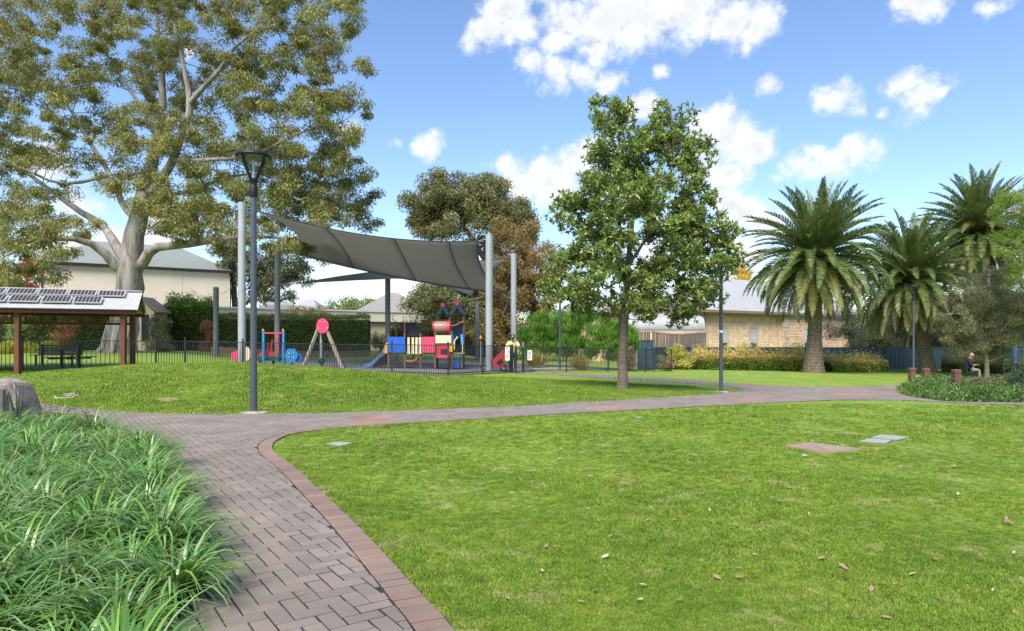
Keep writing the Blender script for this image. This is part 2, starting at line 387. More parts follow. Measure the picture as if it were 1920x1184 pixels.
M['roof_grey'] = mk('grey_metal_roof', (.37,.375,.385), (.32,.325,.335), .6, .55, .25, 3, stretch=(3,.3,.3))
M['roof_green'] = mk('green_grey_roof', (.235,.255,.235), (.205,.225,.208), .6, .55, .25, 3, stretch=(3,.3,.3))
M['roof_slate'] = mk('slate_tile_roof', (.27,.265,.26), (.215,.21,.207), 3, .75, .5, 10)

def brick_mat(name, ca, cb, mortar, bw, bh, ms=.012):
    m, n, l, b = mat_new(name)
    g = n.new('ShaderNodeNewGeometry'); sx = n.new('ShaderNodeSeparateXYZ'); l.new(g.outputs['Position'], sx.inputs[0])
    ad = n.new('ShaderNodeMath'); ad.operation = 'MULTIPLY_ADD'; l.new(sx.outputs['Y'], ad.inputs[0]); ad.inputs[1].default_value = .9; l.new(sx.outputs['X'], ad.inputs[2])
    cb_ = n.new('ShaderNodeCombineXYZ'); l.new(ad.outputs[0], cb_.inputs[0]); l.new(sx.outputs['Z'], cb_.inputs[1])
    br = n.new('ShaderNodeTexBrick'); l.new(cb_.outputs[0], br.inputs['Vector']); br.inputs['Scale'].default_value = 1
    br.inputs['Color1'].default_value = (*ca, 1); br.inputs['Color2'].default_value = (*cb, 1); br.inputs['Mortar'].default_value = (*mortar, 1)
    br.inputs['Brick Width'].default_value = bw; br.inputs['Row Height'].default_value = bh; br.inputs['Mortar Size'].default_value = ms
    nz = n.new('ShaderNodeTexNoise'); l.new(g.outputs['Position'], nz.inputs[0]); nz.inputs['Scale'].default_value = 2.5; nz.inputs['Detail'].default_value = 6
    mr = n.new('ShaderNodeMapRange'); l.new(nz.outputs['Fac'], mr.inputs[0]); mr.inputs[1].default_value = .3; mr.inputs[2].default_value = .7; mr.inputs[3].default_value = .86; mr.inputs[4].default_value = 1.1
    vm = n.new('ShaderNodeVectorMath'); vm.operation = 'SCALE'; l.new(br.outputs['Color'], vm.inputs[0]); l.new(mr.outputs[0], vm.inputs['Scale'])
    l.new(vm.outputs[0], b.inputs['Base Color']); b.inputs['Roughness'].default_value = .9
    bp = n.new('ShaderNodeBump'); bp.inputs['Strength'].default_value = .6; bp.inputs['Distance'].default_value = .02; bp.invert = True
    l.new(br.outputs['Fac'], bp.inputs['Height']); l.new(bp.outputs[0], b.inputs['Normal'])
    return m
M['sandstone'] = brick_mat('sandstone_blocks', (.90,.63,.41), (.72,.46,.28), (.82,.68,.53), .5, .25, .025)
M['red_brick'] = brick_mat('reddish_stone', (.70,.46,.30), (.50,.30,.19), (.72,.58,.45), .5, .24, .03)
M['garden_brick'] = brick_mat('garden_wall_brick', (.27,.155,.10), (.22,.125,.085), (.20,.16,.13), .23, .086)

# ================================================================== terrain
CTRL = np.array([(0,0,0),(-4,4,0),(4,4,0),(-3,9,0),(3,9,-.02),(8,9,-.08),(-6,13.4,0),(0,13.8,-.05),(3.2,17,-.17),(7.2,23.4,-.34),(13.9,18.6,-.3),
 (9,27,-.47),(13,27,-.5),(0,31,0.0),(-2.5,26.3,.05),(5,35,-.17),(7.2,37,-.25),(11,37,-.24),(16.8,38,-.33),(13,45,-.4),(24.3,36,-.62),(30,40,-.6),(25,45,-.5),
 (-19,26,.26),(-13.6,26,.2),(-8,27,.1),(-20.7,36,.85),(-12,41,.35),(-5,40,.25),(0,42,.1),(-18,48,.75),(-8,48,.69),(-14,15,.03),(-20,20,.1),
 (-10,5,0),(-10,0,0),(10,0,0),(15,5,-.1),(25,25,-.5),(0,-15,0),(-30,10,.1),(-30,40,.8),(35,20,-.4),(40,40,-.5),(10,55,-.2),(-10,60,.6),(25,60,-.3),(-30,60,.7)], dtype=float)
def _tps(r2): return np.where(r2 > 0, r2 * np.log(r2 + 1e-12), 0.0)
_n = len(CTRL)
_K = _tps(((CTRL[:, None, :2] - CTRL[None, :, :2]) ** 2).sum(-1)) + np.eye(_n) * 2.0
_Pm = np.c_[np.ones(_n), CTRL[:, :2]]
_W = np.linalg.solve(np.block([[_K, _Pm], [_Pm.T, np.zeros((3, 3))]]), np.r_[CTRL[:, 2], 0, 0, 0])
def T(x, y):
    x = np.asarray(x, float); y = np.asarray(y, float); sh = np.broadcast(x, y).shape
    q = np.c_[np.broadcast_to(x, sh).ravel(), np.broadcast_to(y, sh).ravel()]
    k = _tps(((q[:, None, :] - CTRL[None, :, :2]) ** 2).sum(-1))
    z = k @ _W[:_n] + _W[_n] + q @ _W[_n + 1:]
    d = np.hypot(q[:, 0], q[:, 1] - 25); t = np.clip((d - 38) / 30, 0, 1); t = t * t * (3 - 2 * t)
    z = z * (1 - t) + 0.15 * t
    dx = q[:, 0] + 9.2; dy = q[:, 1] - 20.0
    r2 = np.where(dx > 0, (dx / 11.5) ** 2, (dx / 9.0) ** 2) + (dy / 7.0) ** 2
    z = z + np.where(r2 < 1, .70 * (1 - np.clip(r2, 0, 1)) ** 2, 0)
    return z.reshape(sh)
def Tz(x, y): return float(T(np.array([x]), np.array([y]))[0])
def G(x, y, dz=0.0): return Vector((x, y, Tz(x, y) + dz))
def gp(px, py):
    """where the sight line through that pixel meets the ground"""
    dx, dz = (px - CX) / FPX, -(py - HY) / FPX
    ys = np.linspace(1.0, 70, 240)
    for _ in range(2):
        h = CAM_H + dz * ys - T(dx * ys, ys); i = int(np.argmax(h < 0))
        if h[i] >= 0: i = len(ys) - 1
        ys = np.linspace(ys[max(i - 1, 0)], ys[i], 40)
    return np.array([dx * ys[-1], ys[-1]])
def gY(px, Y): return G((px - CX) / FPX * Y, Y)

def grid_axis(segs):
    out = []
    for a, b, s in segs: out.append(np.arange(a, b, s))
    return np.concatenate(out)
gx = grid_axis([(-1500,-200,325),(-200,-60,20),(-60,-30,3),(-30,34,.4),(34,70,3),(70,200,26),(200,1501,325)])
gy = grid_axis([(-300,-30,45),(-30,-4,3),(-4,52,.4),(52,80,2),(80,200,20),(200,2001,300)])
XX, YY = np.meshgrid(gx, gy)
ZZ = np.vstack([T(XX[i], YY[i])[None] for i in range(len(gy))])
nx = len(gx)
ii, jj = np.meshgrid(np.arange(len(gy) - 1), np.arange(nx - 1), indexing='ij')
q0 = (ii * nx + jj).ravel()
gq = np.c_[q0, q0 + 1, q0 + nx + 1, q0 + nx]

def lawn_mat(name, blades=False):
    m, n, l, b = mat_new(name)
    g = n.new('ShaderNodeNewGeometry')
    def nz(scale, det, ro=.6):
        t = n.new('ShaderNodeTexNoise'); l.new(g.outputs['Position'], t.inputs['Vector']); t.inputs['Scale'].default_value = scale; t.inputs['Detail'].default_value = det; t.inputs['Roughness'].default_value = ro
        return t.outputs['Fac']
    def ramp(f, stops):
        r = n.new('ShaderNodeValToRGB'); l.new(f, r.inputs[0]); e = r.color_ramp.elements
        e[0].position, e[0].color = stops[0][0], (*stops[0][1], 1); e[1].position, e[1].color = stops[-1][0], (*stops[-1][1], 1)
        for p, c in stops[1:-1]:
            k = e.new(p); k.color = (*c, 1)
        return r.outputs[0]
    def mix(f, a, c, typ='MIX'):
        x = n.new('ShaderNodeMix'); x.data_type = 'RGBA'; x.blend_type = typ
        if isinstance(f, (int, float)): x.inputs[0].default_value = f
        else: l.new(f, x.inputs[0])
        for s, v in ((6, a), (7, c)):
            if isinstance(v, tuple): x.inputs[s].default_value = (*v, 1)
            else: l.new(v, x.inputs[s])
        return x.outputs[2]
    base = ramp(nz(.8, 6, .65), [(.3, (.125,.232,.022)), (.5, (.210,.318,.033)), (.72, (.330,.388,.058))])
    fine = ramp(nz(5.5, 6, .7), [(.33, (.095,.182,.022)), (.52, (.200,.295,.040)), (.72, (.410,.420,.125))])
    c = mix(.5, base, fine)
    straw = ramp(nz(2.1, 7, .72), [(.55, (0,0,0)), (.70, (.9,.9,.9))])
    c = mix(straw, c, (.45,.41,.19))
    oi = n.new('ShaderNodeObjectInfo')
    if blades:
        v = n.new('ShaderNodeMapRange'); l.new(oi.outputs['Random'], v.inputs[0]); v.inputs[3].default_value = .65; v.inputs[4].default_value = 1.4
        vm = n.new('ShaderNodeVectorMath'); vm.operation = 'SCALE'; l.new(c, vm.inputs[0]); l.new(v.outputs[0], vm.inputs['Scale']); c = vm.outputs[0]
    else:
        dk = ramp(nz(60, 5, .75), [(.35, (.55,.55,.55)), (.65, (1.2,1.2,1.2))])
        c = mix(1.0, c, dk, 'MULTIPLY')
        bp = n.new('ShaderNodeBump'); bp.inputs['Strength'].default_value = .8; bp.inputs['Distance'].default_value = .03
        l.new(nz(45, 6, .75), bp.inputs['Height']); l.new(bp.outputs[0], b.inputs['Normal'])
    l.new(c, b.inputs['Base Color']); b.inputs['Roughness'].default_value = .7; b.inputs['Specular IOR Level'].default_value = .2
    if blades:
        tr = n.new('ShaderNodeBsdfTranslucent'); l.new(c, tr.inputs[0])
        mx = n.new('ShaderNodeMixShader'); mx.inputs[0].default_value = .35; l.new(b.outputs[0], mx.inputs[1]); l.new(tr.outputs[0], mx.inputs[2])
        l.new(mx.outputs[0], n['Material Output'].inputs[0])
    return m
M['lawn'] = lawn_mat('lawn'); M['grass'] = lawn_mat('grass_blades', True)
ground = np_mesh('ground', np.c_[XX.ravel(), YY.ravel(), ZZ.ravel()], gq, M['lawn'], smooth=True)
tag(ground, 'gently rolling green lawn of the park', None, kind='structure')

def cr(pts, n=6):
    """smooth open curve through points"""
    pts = [np.array(p, float) for p in pts]; P_ = [2*pts[0]-pts[1]] + pts + [2*pts[-1]-pts[-2]]; out = []
    for i in range(1, len(P_) - 2):
        a, b, c, d = P_[i-1:i+3]
        for t in np.arange(n) / n:
            out.append(.5 * (2*b + (c-a)*t + (2*a-5*b+4*c-d)*t*t + (3*b-a-3*c+d)*t**3))
    out.append(pts[-1]); return np.array(out)

def inside(pts, poly):
    x, y = pts[:, 0], pts[:, 1]; r = np.zeros(len(pts), bool); n = len(poly)
    for i in range(n):
        (x0, y0), (x1, y1) = poly[i], poly[(i+1) % n]
        if y0 == y1: continue
        c = ((y0 > y) != (y1 > y)) & (x < (x1-x0) * (y-y0) / (y1-y0) + x0)
        r ^= c
    return r

def near_edge(pts, line):
    """distance to a polyline, nearest point, tangent"""
    a, b = line[:-1], line[1:]; d = b - a; L2 = (d**2).sum(1) + 1e-12
    t = np.clip(((pts[:, None, :] - a[None]) * d[None]).sum(-1) / L2, 0, 1)
    q = a[None] + t[..., None] * d[None]; dist = np.hypot(*(np.moveaxis(pts[:, None, :] - q, -1, 0)))
    k = dist.argmin(1); r = np.arange(len(pts))
    return dist[r, k], q[r, k], d[k] / np.sqrt(L2[k])[:, None]

def sheet(name, poly, dz, mat, step=.5, label=None):
    poly = np.asarray(poly); x0, y0 = poly.min(0); x1, y1 = poly.max(0)
    gx_, gy_ = np.meshgrid(np.arange(x0, x1, step), np.arange(y0, y1, step)); c = np.c_[gx_.ravel(), gy_.ravel()]
    c = c[inside(c, poly)]; dd, _, _ = near_edge(c, np.vstack([poly, poly[:1]])); c = c[dd > step * .4]
    n = len(poly); allp = [Vector(p) for p in np.vstack([poly, c])]
    v, e, f, *_ = delaunay_2d_cdt(allp, [(i, (i+1) % n) for i in range(n)], [], 1, 1e-5)
    va = np.array([[p.x, p.y] for p in v]); z = T(va[:, 0], va[:, 1]) + dz
    me = bpy.data.meshes.new(name); me.from_pydata(np.c_[va, z].tolist(), [], [tuple(t) for t in f])
    bm = bmesh.new(); bm.from_mesh(me); bmesh.ops.recalc_face_normals(bm, faces=bm.faces)
    if sum(q.normal.z for q in bm.faces) < 0: bmesh.ops.reverse_faces(bm, faces=bm.faces)
    bm.to_mesh(me); bm.free(); me.polygons.foreach_set('use_smooth', [True] * len(me.polygons))
    me.materials.append(mat)
    return tag(finish(bpy.data.objects.new(name, me), None, (0,0,0)), label, None, kind='structure')

# ------------------------------------------------------------------ brick path
near_px = [(850,1184),(790,1118),(728,1050),(660,979),(600,922),(550,876),(520,855),(511,840),(522,826),(560,813),(640,804),(700,800),(800,793),(900,787),(1000,781),(1100,775),
           (1200,770),(1300,764),(1400,759),(1500,754),(1600,751),(1700,752),(1800,757),(1900,760)]
near_w = cr([(0.62,0.8),(.2,2.1)] + [gp(*p) for p in near_px] + [(16.5,18.3)], 5)
far_px = [(20,752),(80,758),(150,767),(230,774),(330,778),(480,778),(600,777),(700,774),(800,770),(900,766),(1000,761),(1100,755),(1200,749),(1300,743),(1365,738),(1390,734),(1384,729),
          (1330,723),(1250,717),(1180,712.5),(1100,707.5),(1000,702)]
far_w = cr([(-13,15.5)] + [gp(*p) for p in far_px] + [gp(965,700)], 5)
gate_w = cr([gp(985,697.5), gp(1100,702.5), gp(1200,707.5), gp(1290,713), gp(1400,721), gp(1500,726), gp(1600,726), gp(1688,724), gp(1686,734), gp(1700,743), gp(1745,750), gp(1800,755), (16.3,18.9)], 5)
bed_w = cr([(-.75,.8),(-1.15,2.0),(-1.62,3.3),(-2.0,4.2),(-2.5,5.2),(-3.3,6.6),(-4.5,8.4),(-5.6,9.8),(-6.9,11.5),(-8.3,13.0),(-13,14.2)], 6)
path_poly = np.vstack([near_w, gate_w[::-1], far_w[::-1], bed_w[::-1]])
path = sheet('path', path_poly, .0175, M['sand'], .3, 'grey clay brick path curving between the lawns')

BL, BW = .2, .1
JOINT = .0078
EL = .178
course_n = int(np.argmin(np.hypot(*(near_w - gp(1000,781)).T)))
course = near_w[:course_n]
tan = np.gradient(course, axis=0); tan /= np.linalg.norm(tan, axis=1)[:, None]
nor = np.c_[-tan[:, 1], tan[:, 0]]                                   # towards the path side
if ((course[20] + nor[20] * .3 - path_poly.mean(0)) ** 2).sum() < 0: nor = -nor
if not inside((course[[20]] + nor[[20]] * .3), path_poly)[0]: nor = -nor
inner = course + nor * (EL + .004)
brick_poly = np.vstack([inner, near_w[course_n:], gate_w[::-1], far_w[::-1], bed_w[::-1]])
ring = np.vstack([brick_poly, brick_poly[:1]])

def paver_geo(poly, h=.05, ch=.0055):
    """chamfered prism from a convex outline (x, y), top at z=0"""
    poly = np.asarray(poly); n = len(poly); c = poly.mean(0)
    e = poly - c; s = 1 - ch * 1.3 / np.maximum(np.hypot(e[:, 0], e[:, 1])[:, None], .02); ins = c + e * s
    v = [(*p, -h) for p in poly] + [(*p, -ch) for p in poly] + [(*p, 0) for p in ins]
    f = [tuple(2*n + i for i in range(n))]
    for a in (0, n):
        f += [(a+i, a+(i+1) % n, a+n+(i+1) % n, a+n+i) for i in range(n)]
    return v, f

def pav_mesh(name, v, f, col):
    me = bpy.data.meshes.new(name); me.from_pydata(v, [], f)
    a = me.color_attributes.new('col', 'FLOAT_COLOR', 'POINT'); a.data.foreach_set('color', list((*col, 1)) * len(v))
    me.materials.append(M['paver']); return me

GREYS = [(.215,.180,.155), (.196,.166,.146), (.230,.195,.168), (.206,.172,.148), (.220,.178,.151), (.184,.158,.140)]
PINKS = [(.225,.157,.126), (.200,.138,.111), (.240,.170,.138), (.214,.145,.115), (.195,.145,.120)]
REDS = [(.32,.165,.132), (.28,.15,.122), (.28,.18,.152)]
red_px = [[(648,786),(722,784),(748,797),(690,798)],[(1092,766),(1150,763),(1185,770),(1125,772)],[(1365,751),(1420,748),(1445,753),(1380,756)],[(1560,738),(1620,737),(1645,741),(1570,743)]]
red_w = [np.array([gp(*p) for p in q]) for q in red_px]

ang = R(34); ca, sa = math.cos(ang), math.sin(ang); Rm = np.array([[ca, -sa], [sa, ca]])
loc = ring @ Rm; (u0, v0), (u1, v1) = loc.min(0), loc.max(0)
brk = []
for r in range(int(v0 / BW) - 2, int(v1 / BW) + 3):
    for c in range(int(u0 / BW) - 2, int(u1 / BW) + 3):
        k = (c - r) % 4
        if k == 0: brk.append(((c + 1) * BW, (r + .5) * BW, 0))
        elif k == 3: brk.append(((c + .5) * BW, (r + 1) * BW, 1))
brk = np.array(brk); cw = brk[:, :2] @ Rm.T
keep = cw[:, 1] < 32
brk, cw = brk[keep], cw[keep]
ins_ = inside(cw, brick_poly)
# only bricks near or in the path need the exact distance
dist = np.full(len(cw), 9.0); nq = np.zeros_like(cw); nt_ = np.zeros_like(cw)
for s in range(0, len(cw), 4000):
    dist[s:s+4000], nq[s:s+4000], nt_[s:s+4000] = near_edge(cw[s:s+4000], ring)
sel = ins_ | (dist < .13)
def clip(poly, q, nrm_):
    out = []; n = len(poly); d = (poly - q) @ nrm_
    for i in range(n):
        a, b, da, db = poly[i], poly[(i+1) % n], d[i], d[(i+1) % n]
        if da >= 0: out.append(a)
        if (da > 0) != (db > 0) and da != db: out.append(a + (b - a) * (da / (da - db)))
    return np.array(out)
def area(p): x, y = p[:, 0], p[:, 1]; return .5 * abs((x * np.roll(y, -1) - y * np.roll(x, -1)).sum())
hx, hy = BL / 2 - JOINT / 2, BW / 2 - JOINT / 2
rect = np.array([(-hx, -hy), (hx, -hy), (hx, hy), (-hx, hy)])
TOP = .022
cand = []
idx = np.where(sel)[0]; zc = np.zeros(len(cw))
for s in range(0, len(idx), 4000): zc[idx[s:s+4000]] = T(cw[idx[s:s+4000], 0], cw[idx[s:s+4000], 1])
for i in idx:
    a = ang + (math.pi / 2 if brk[i, 2] else 0)
    rot = np.array([[math.cos(a), -math.sin(a)], [math.sin(a), math.cos(a)]]); poly = rect @ rot.T
    cut = False
    if dist[i] < .14:
        nn = np.array([-nt_[i, 1], nt_[i, 0]])
        if not inside((nq[[i]] + nn * .02), brick_poly)[0]: nn = -nn
        if not inside((nq[[i]] + nn * .02), brick_poly)[0]: continue
        p2 = clip(poly, nq[i] - cw[i] + nn * .004, nn)
        if len(p2) < 3 or area(p2) < .003: continue
        cut = len(p2) != 4 or area(p2) < area(poly) * .999
        poly = p2
    col = GREYS[rng.integers(len(GREYS))]
    for rw in red_w:
        if inside(cw[[i]], rw)[0]: col = REDS[rng.integers(3)]
    cand.append((math.hypot(*cw[i]), i, a, poly, cut, col))
cand.sort(key=lambda t: t[0])
vis = [t for t in cand if cw[t[1], 1] > 2.9 and abs(cw[t[1], 0]) < cw[t[1], 1] * .8]
vis_ids = set(t[1] for t in vis[:290])
fv, ff = paver_geo(rect)
whole = [pav_mesh('brick', fv, ff, c) for c in GREYS]
jv, jf, jc = [], [], []
for d_, i, a, poly, cut, col in cand:
    z = zc[i] + TOP + rng.normal(0, .0013)
    if i in vis_ids:
        if cut:
            v, f = paver_geo(poly); me = pav_mesh('brick', v, f, col); rz = 0
        else:
            me = whole[rng.integers(len(whole))]; rz = a
        o = bpy.data.objects.new('brick', me); COL.objects.link(o); o.parent = path
        o.location = (cw[i, 0], cw[i, 1], z); o.rotation_euler = (rng.normal(0, .006), rng.normal(0, .006), rz)
    else:
        v, f = paver_geo(poly); b = len(jv)
        zt = np.array(v); zt[:, :2] += cw[i]; zt[:, 2] += z
        jv.extend(zt.tolist()); jf.extend(tuple(b + k for k in q) for q in f); jc.extend([col] * len(v))
me = bpy.data.meshes.new('brick_paving'); me.from_pydata(jv, [], jf)
at = me.color_attributes.new('col', 'FLOAT_COLOR', 'POINT'); at.data.foreach_set('color', np.c_[np.array(jc), np.ones(len(jc))].astype(np.float32).ravel())
me.materials.append(M['paver'])
o = bpy.data.objects.new('brick_paving', me); COL.objects.link(o); o.parent = path; o['kind'] = 'stuff'; OFF[o.name] = Vector((0,0,0))

# header course of warmer bricks along the lawn edge
sl = np.r_[0, np.cumsum(np.hypot(*np.diff(course, axis=0).T))]
nb = int(sl[-1] / .107)
edges = [pav_mesh('edge_brick', *paver_geo(np.array([(-.087,-.048),(.087,-.048),(.087,.048),(-.087,.048)])), c) for c in PINKS]
for k in range(nb):
    s = (k + .5) * .107
    p = np.array([np.interp(s, sl, course[:, 0]), np.interp(s, sl, course[:, 1])]); nn = np.array([np.interp(s, sl, nor[:, 0]), np.interp(s, sl, nor[:, 1])]); nn /= np.hypot(*nn)
    if p[1] < 2.2 or k > 290: continue
    c = p + nn * (EL / 2)
    o = bpy.data.objects.new('edge_brick', edges[rng.integers(len(edges))]); COL.objects.link(o); o.parent = path
    o.location = (c[0], c[1], Tz(*c) + TOP + .001 + rng.normal(0, .0018)); o.rotation_euler = (rng.normal(0, .008), rng.normal(0, .008), math.atan2(nn[1], nn[0]) + rng.normal(0, .01))

# ------------------------------------------------------------------ other ground sheets
bed_poly = np.vstack([bed_w[:-1], [(-13, 13.6), (-16, 8), (-12, 0), (-2, -.5)]])
sheet('garden_bed', bed_poly, .012, M['soil'], .5, 'mulched garden bed beside the brick path')
playground_poly = np.array([gY(395,27.6)[:2], gY(840,27.0)[:2], gY(960,31.0)[:2], gY(1005,33.0)[:2], gY(985,41)[:2], gY(850,42)[:2], gY(660,40)[:2], gY(560,37)[:2], gY(430,33)[:2]])
sheet('playground_surface', playground_poly, .03, M['rubber'], .6, 'grey soft-fall surface under the play equipment')
rb_px = [(1690,722),(1720,717),(1800,721),(1925,719)]
rbed = np.vstack([gate_w[36:], [(19.5,18.6),(21.5,23)], np.array([gY(1890,30)[:2], gY(1800,31)[:2], gY(1730,31.5)[:2]])])
sheet('groundcover_bed', rbed, .012, M['soil'], .5, 'planted bed at the right of the path')
sheet('side_path', np.array([gY(970,32.5)[:2], gY(1040,34.8)[:2], gY(1150,37.2)[:2], gY(1150,41)[:2], gY(1030,41)[:2], gY(985,38)[:2]]), .02, M['concrete'], .6, 'pale paved strip behind the fence')

# ------------------------------------------------------------------ grass blades
def grass_field(name, label, poly_test, n_pts, y0, y1, xk, blade_h, nblade, spread, seed, wid=.004):
    r = np.random.default_rng(seed)
    tv, tf = [], []
    for _ in range(nblade):
        a = r.uniform(0, 2*math.pi); rr = spread * math.sqrt(r.uniform()); bx, by = rr*math.cos(a), rr*math.sin(a)
        h = blade_h * r.uniform(.45, 1.15); la = r.uniform(0, 2*math.pi); lean = h * r.uniform(.25, 1.3)
        w = wid * r.uniform(.7, 1.3); sx, sy = -math.sin(la) * w, math.cos(la) * w
        b = len(tv)
        tv += [(bx-sx, by-sy, -.004), (bx+sx, by+sy, -.004), (bx+sx*.8+math.cos(la)*lean*.4, by+sy*.8+math.sin(la)*lean*.4, h*.6), (bx-sx*.8+math.cos(la)*lean*.4, by-sy*.8+math.sin(la)*lean*.4, h*.6),
               (bx+math.cos(la)*lean, by+math.sin(la)*lean, h)]
        tf += [(b, b+1, b+2, b+3), (b+3, b+2, b+4)]
    # points: denser towards the camera
    u = r.uniform(size=n_pts * 2); Y = 1 / (1/y0 + u * (1/y1 - 1/y0)) if y0 < 10 else y0 + u * (y1 - y0)
    X = r.uniform(-1, 1, size=len(Y)) * xk * Y + r.normal(0, .6, size=len(Y))
    pts = np.c_[X, Y]; pts = pts[poly_test(pts)][:n_pts]
    z = np.concatenate([T(pts[s:s+8000, 0], pts[s:s+8000, 1]) for s in range(0, len(pts), 8000)])
    nt = len(tv); allv = tv + np.c_[pts, z].tolist()
    me = bpy.data.meshes.new(name); me.from_pydata(allv, [], tf)
    pa = me.attributes.new('pt', 'FLOAT', 'POINT'); pa.data.foreach_set('value', np.r_[np.zeros(nt), np.ones(len(pts))].astype(np.float32))
    ya = me.attributes.new('yaw', 'FLOAT', 'POINT'); ya.data.foreach_set('value', r.uniform(0, 6.283, size=len(allv)).astype(np.float32))
    patch = .8 + .35 * np.sin(pts[:, 0] * 1.7 + 1.3 * np.sin(pts[:, 1] * .9)) * np.sin(pts[:, 1] * 1.3 + pts[:, 0] * .4)
    sa_ = me.attributes.new('scl', 'FLOAT', 'POINT'); sa_.data.foreach_set('value', np.r_[np.ones(nt), r.uniform(.65, 1.25, size=len(pts)) * patch * np.clip(pts[:, 1] / 9, .85, 1.6)].astype(np.float32))
    me.materials.append(M['grass'])
    o = finish(bpy.data.objects.new(name, me), None, (0,0,0))
    ng = bpy.data.node_groups.new(name, 'GeometryNodeTree')
    ng.interface.new_socket('Geometry', in_out='INPUT', socket_type='NodeSocketGeometry'); ng.interface.new_socket('Geometry', in_out='OUTPUT', socket_type='NodeSocketGeometry')
    gi, go = ng.nodes.new('NodeGroupInput'), ng.nodes.new('NodeGroupOutput')
    def attr(nm):
        a = ng.nodes.new('GeometryNodeInputNamedAttribute'); a.data_type = 'FLOAT'; a.inputs['Name'].default_value = nm; return a.outputs['Attribute']
    cmp_ = ng.nodes.new('FunctionNodeCompare'); cmp_.data_type = 'FLOAT'; cmp_.operation = 'GREATER_THAN'; ng.links.new(attr('pt'), cmp_.inputs[0]); cmp_.inputs[1].default_value = .5
    sg = ng.nodes.new('GeometryNodeSeparateGeometry'); sg.domain = 'POINT'; ng.links.new(gi.outputs[0], sg.inputs[0]); ng.links.new(cmp_.outputs[0], sg.inputs['Selection'])
    ip = ng.nodes.new('GeometryNodeInstanceOnPoints'); ng.links.new(sg.outputs[0], ip.inputs['Points']); ng.links.new(sg.outputs[1], ip.inputs['Instance'])
    cx_ = ng.nodes.new('ShaderNodeCombineXYZ'); ng.links.new(attr('yaw'), cx_.inputs[2])
    er = ng.nodes.new('FunctionNodeEulerToRotation'); ng.links.new(cx_.outputs[0], er.inputs[0]); ng.links.new(er.outputs[0], ip.inputs['Rotation'])
    ng.links.new(attr('scl'), ip.inputs['Scale']); ng.links.new(ip.outputs[0], go.inputs[0])
    md = o.modifiers.new('scatter', 'NODES'); md.node_group = ng
    return tag(o, label, 'grass', kind='stuff')

hard = [np.array([gp(*p) for p in q]) for q in ([(1472,840),(1520,834),(1614,846),(1545,854)], [(1608,832),(1650,817),(1704,823),(1670,836)], [(610,836),(640,831),(664,836),(630,840)])]
def in_lawn(p):
    ok = ~inside(p, path_poly) & ~inside(p, bed_poly) & ~inside(p, rbed)
    for h in hard: ok &= ~inside(p, h)
    return ok
def front_lawn(p):
    d, q, _ = near_edge(p, near_w); return in_lawn(p) & (p[:, 0] > np.interp(p[:, 1], [0, 30], [-6, -6])) & (p[:, 1] < 20) & (d > .012)
def front_test(p):
    far_side = p[:, 1] > np.interp(p[:, 0], near_w[course_n-30:, 0], near_w[course_n-30:, 1])
    return front_lawn(p) & ~far_side
grass_field('front_grass', 'mown green grass blades of the front lawn', front_test, 88000, 2.6, 18, .80, .027, 24, .05, 3, .0026)
def back_test(p):
    far_side = p[:, 1] > np.interp(p[:, 0], far_w[:95, 0], far_w[:95, 1]) - .02
    return in_lawn(p) & far_side & (p[:, 1] > 12.5) & ~inside(p, playground_poly)
grass_field('mound_grass', 'bright green grass of the lawn mound behind the path', back_test, 52000, 12.6, 27, .80, .034, 18, .11, 5, .005)

# ================================================================== lamps
def make_lamp():
    t = thing('park_lamp', 'tall grey park lamp with round cap standing on the mound beside the path', 'street lamp', (0,0,0), 'park lamps along the paths')
    mb = MB(); mb.lathe([(.27,-.05),(.26,.03),(.24,.036),(.08,.038),(.075,.05)], 20); mb.build('base_plate', M['stone_pale'], t)
    mb = MB(); mb.lathe([(.068,.0),(.062,1.2),(.058,4.35)], 16); mb.build('pole', M['lamp_metal'], t, True)
    mb = MB(); mb.lathe([(.072,4.22),(.08,4.26),(.08,4.42),(.066,4.44),(.066,4.5),(.088,4.53),(.088,4.58)], 16); mb.build('collar', M['lamp_dark'], t, True)
    for k in range(4):
        a = math.pi / 4 + k * math.pi / 2; c, s = math.cos(a), math.sin(a)
        mb = MB(); mb.tube([(.06*c,.06*s,4.52),(.11*c,.11*s,4.64),(.295*c,.295*s,5.0)], [.03,.026,.024], 8); mb.build('arm', M['lamp_dark'], t, True)
    mb = MB(); mb.lathe([(.335,4.99),(.345,5.005),(.33,5.05),(.24,5.085),(.1,5.105),(.02,5.11)], 28)
    cap = mb.build('cap', M['lamp_dark'], t, True)
    mb = MB(); mb.lathe([(.30,4.975),(.30,4.988)], 24); mb.build('lens', M['lens'], cap)
    mb = MB(); mb.lathe([(.05,4.58),(.028,4.7),(.028,4.98)], 10); mb.build('inner_stem', M['cable'], t, True)
    return t
lamp = make_lamp()
lamp.location = gY(475.5, 13.3); lamp.rotation_euler.z = .35
l2 = dup(lamp, gY(1352, 23.4), .8, 'tall grey park lamp at the tip of lawn beside the broad leafed tree')
mb = MB(); mb.tube([(0,0,2.05),(0,0,2.13)], .068, 12, False)
st_ = mb.build('sticker', M['sign'], None); COL.objects.unlink(st_); COL.objects.link(st_); st_.parent = l2
dup(lamp, gY(1713, 38), .2, 'park lamp standing in front of the leaning date palm')
dup(lamp, gY(1050, 35.4), .5, 'park lamp behind the black fence, in front of the feathery green shrubs')
dup(lamp, gY(1881, 40.3), .1, 'park lamp pole half hidden by the grey twiggy bush')

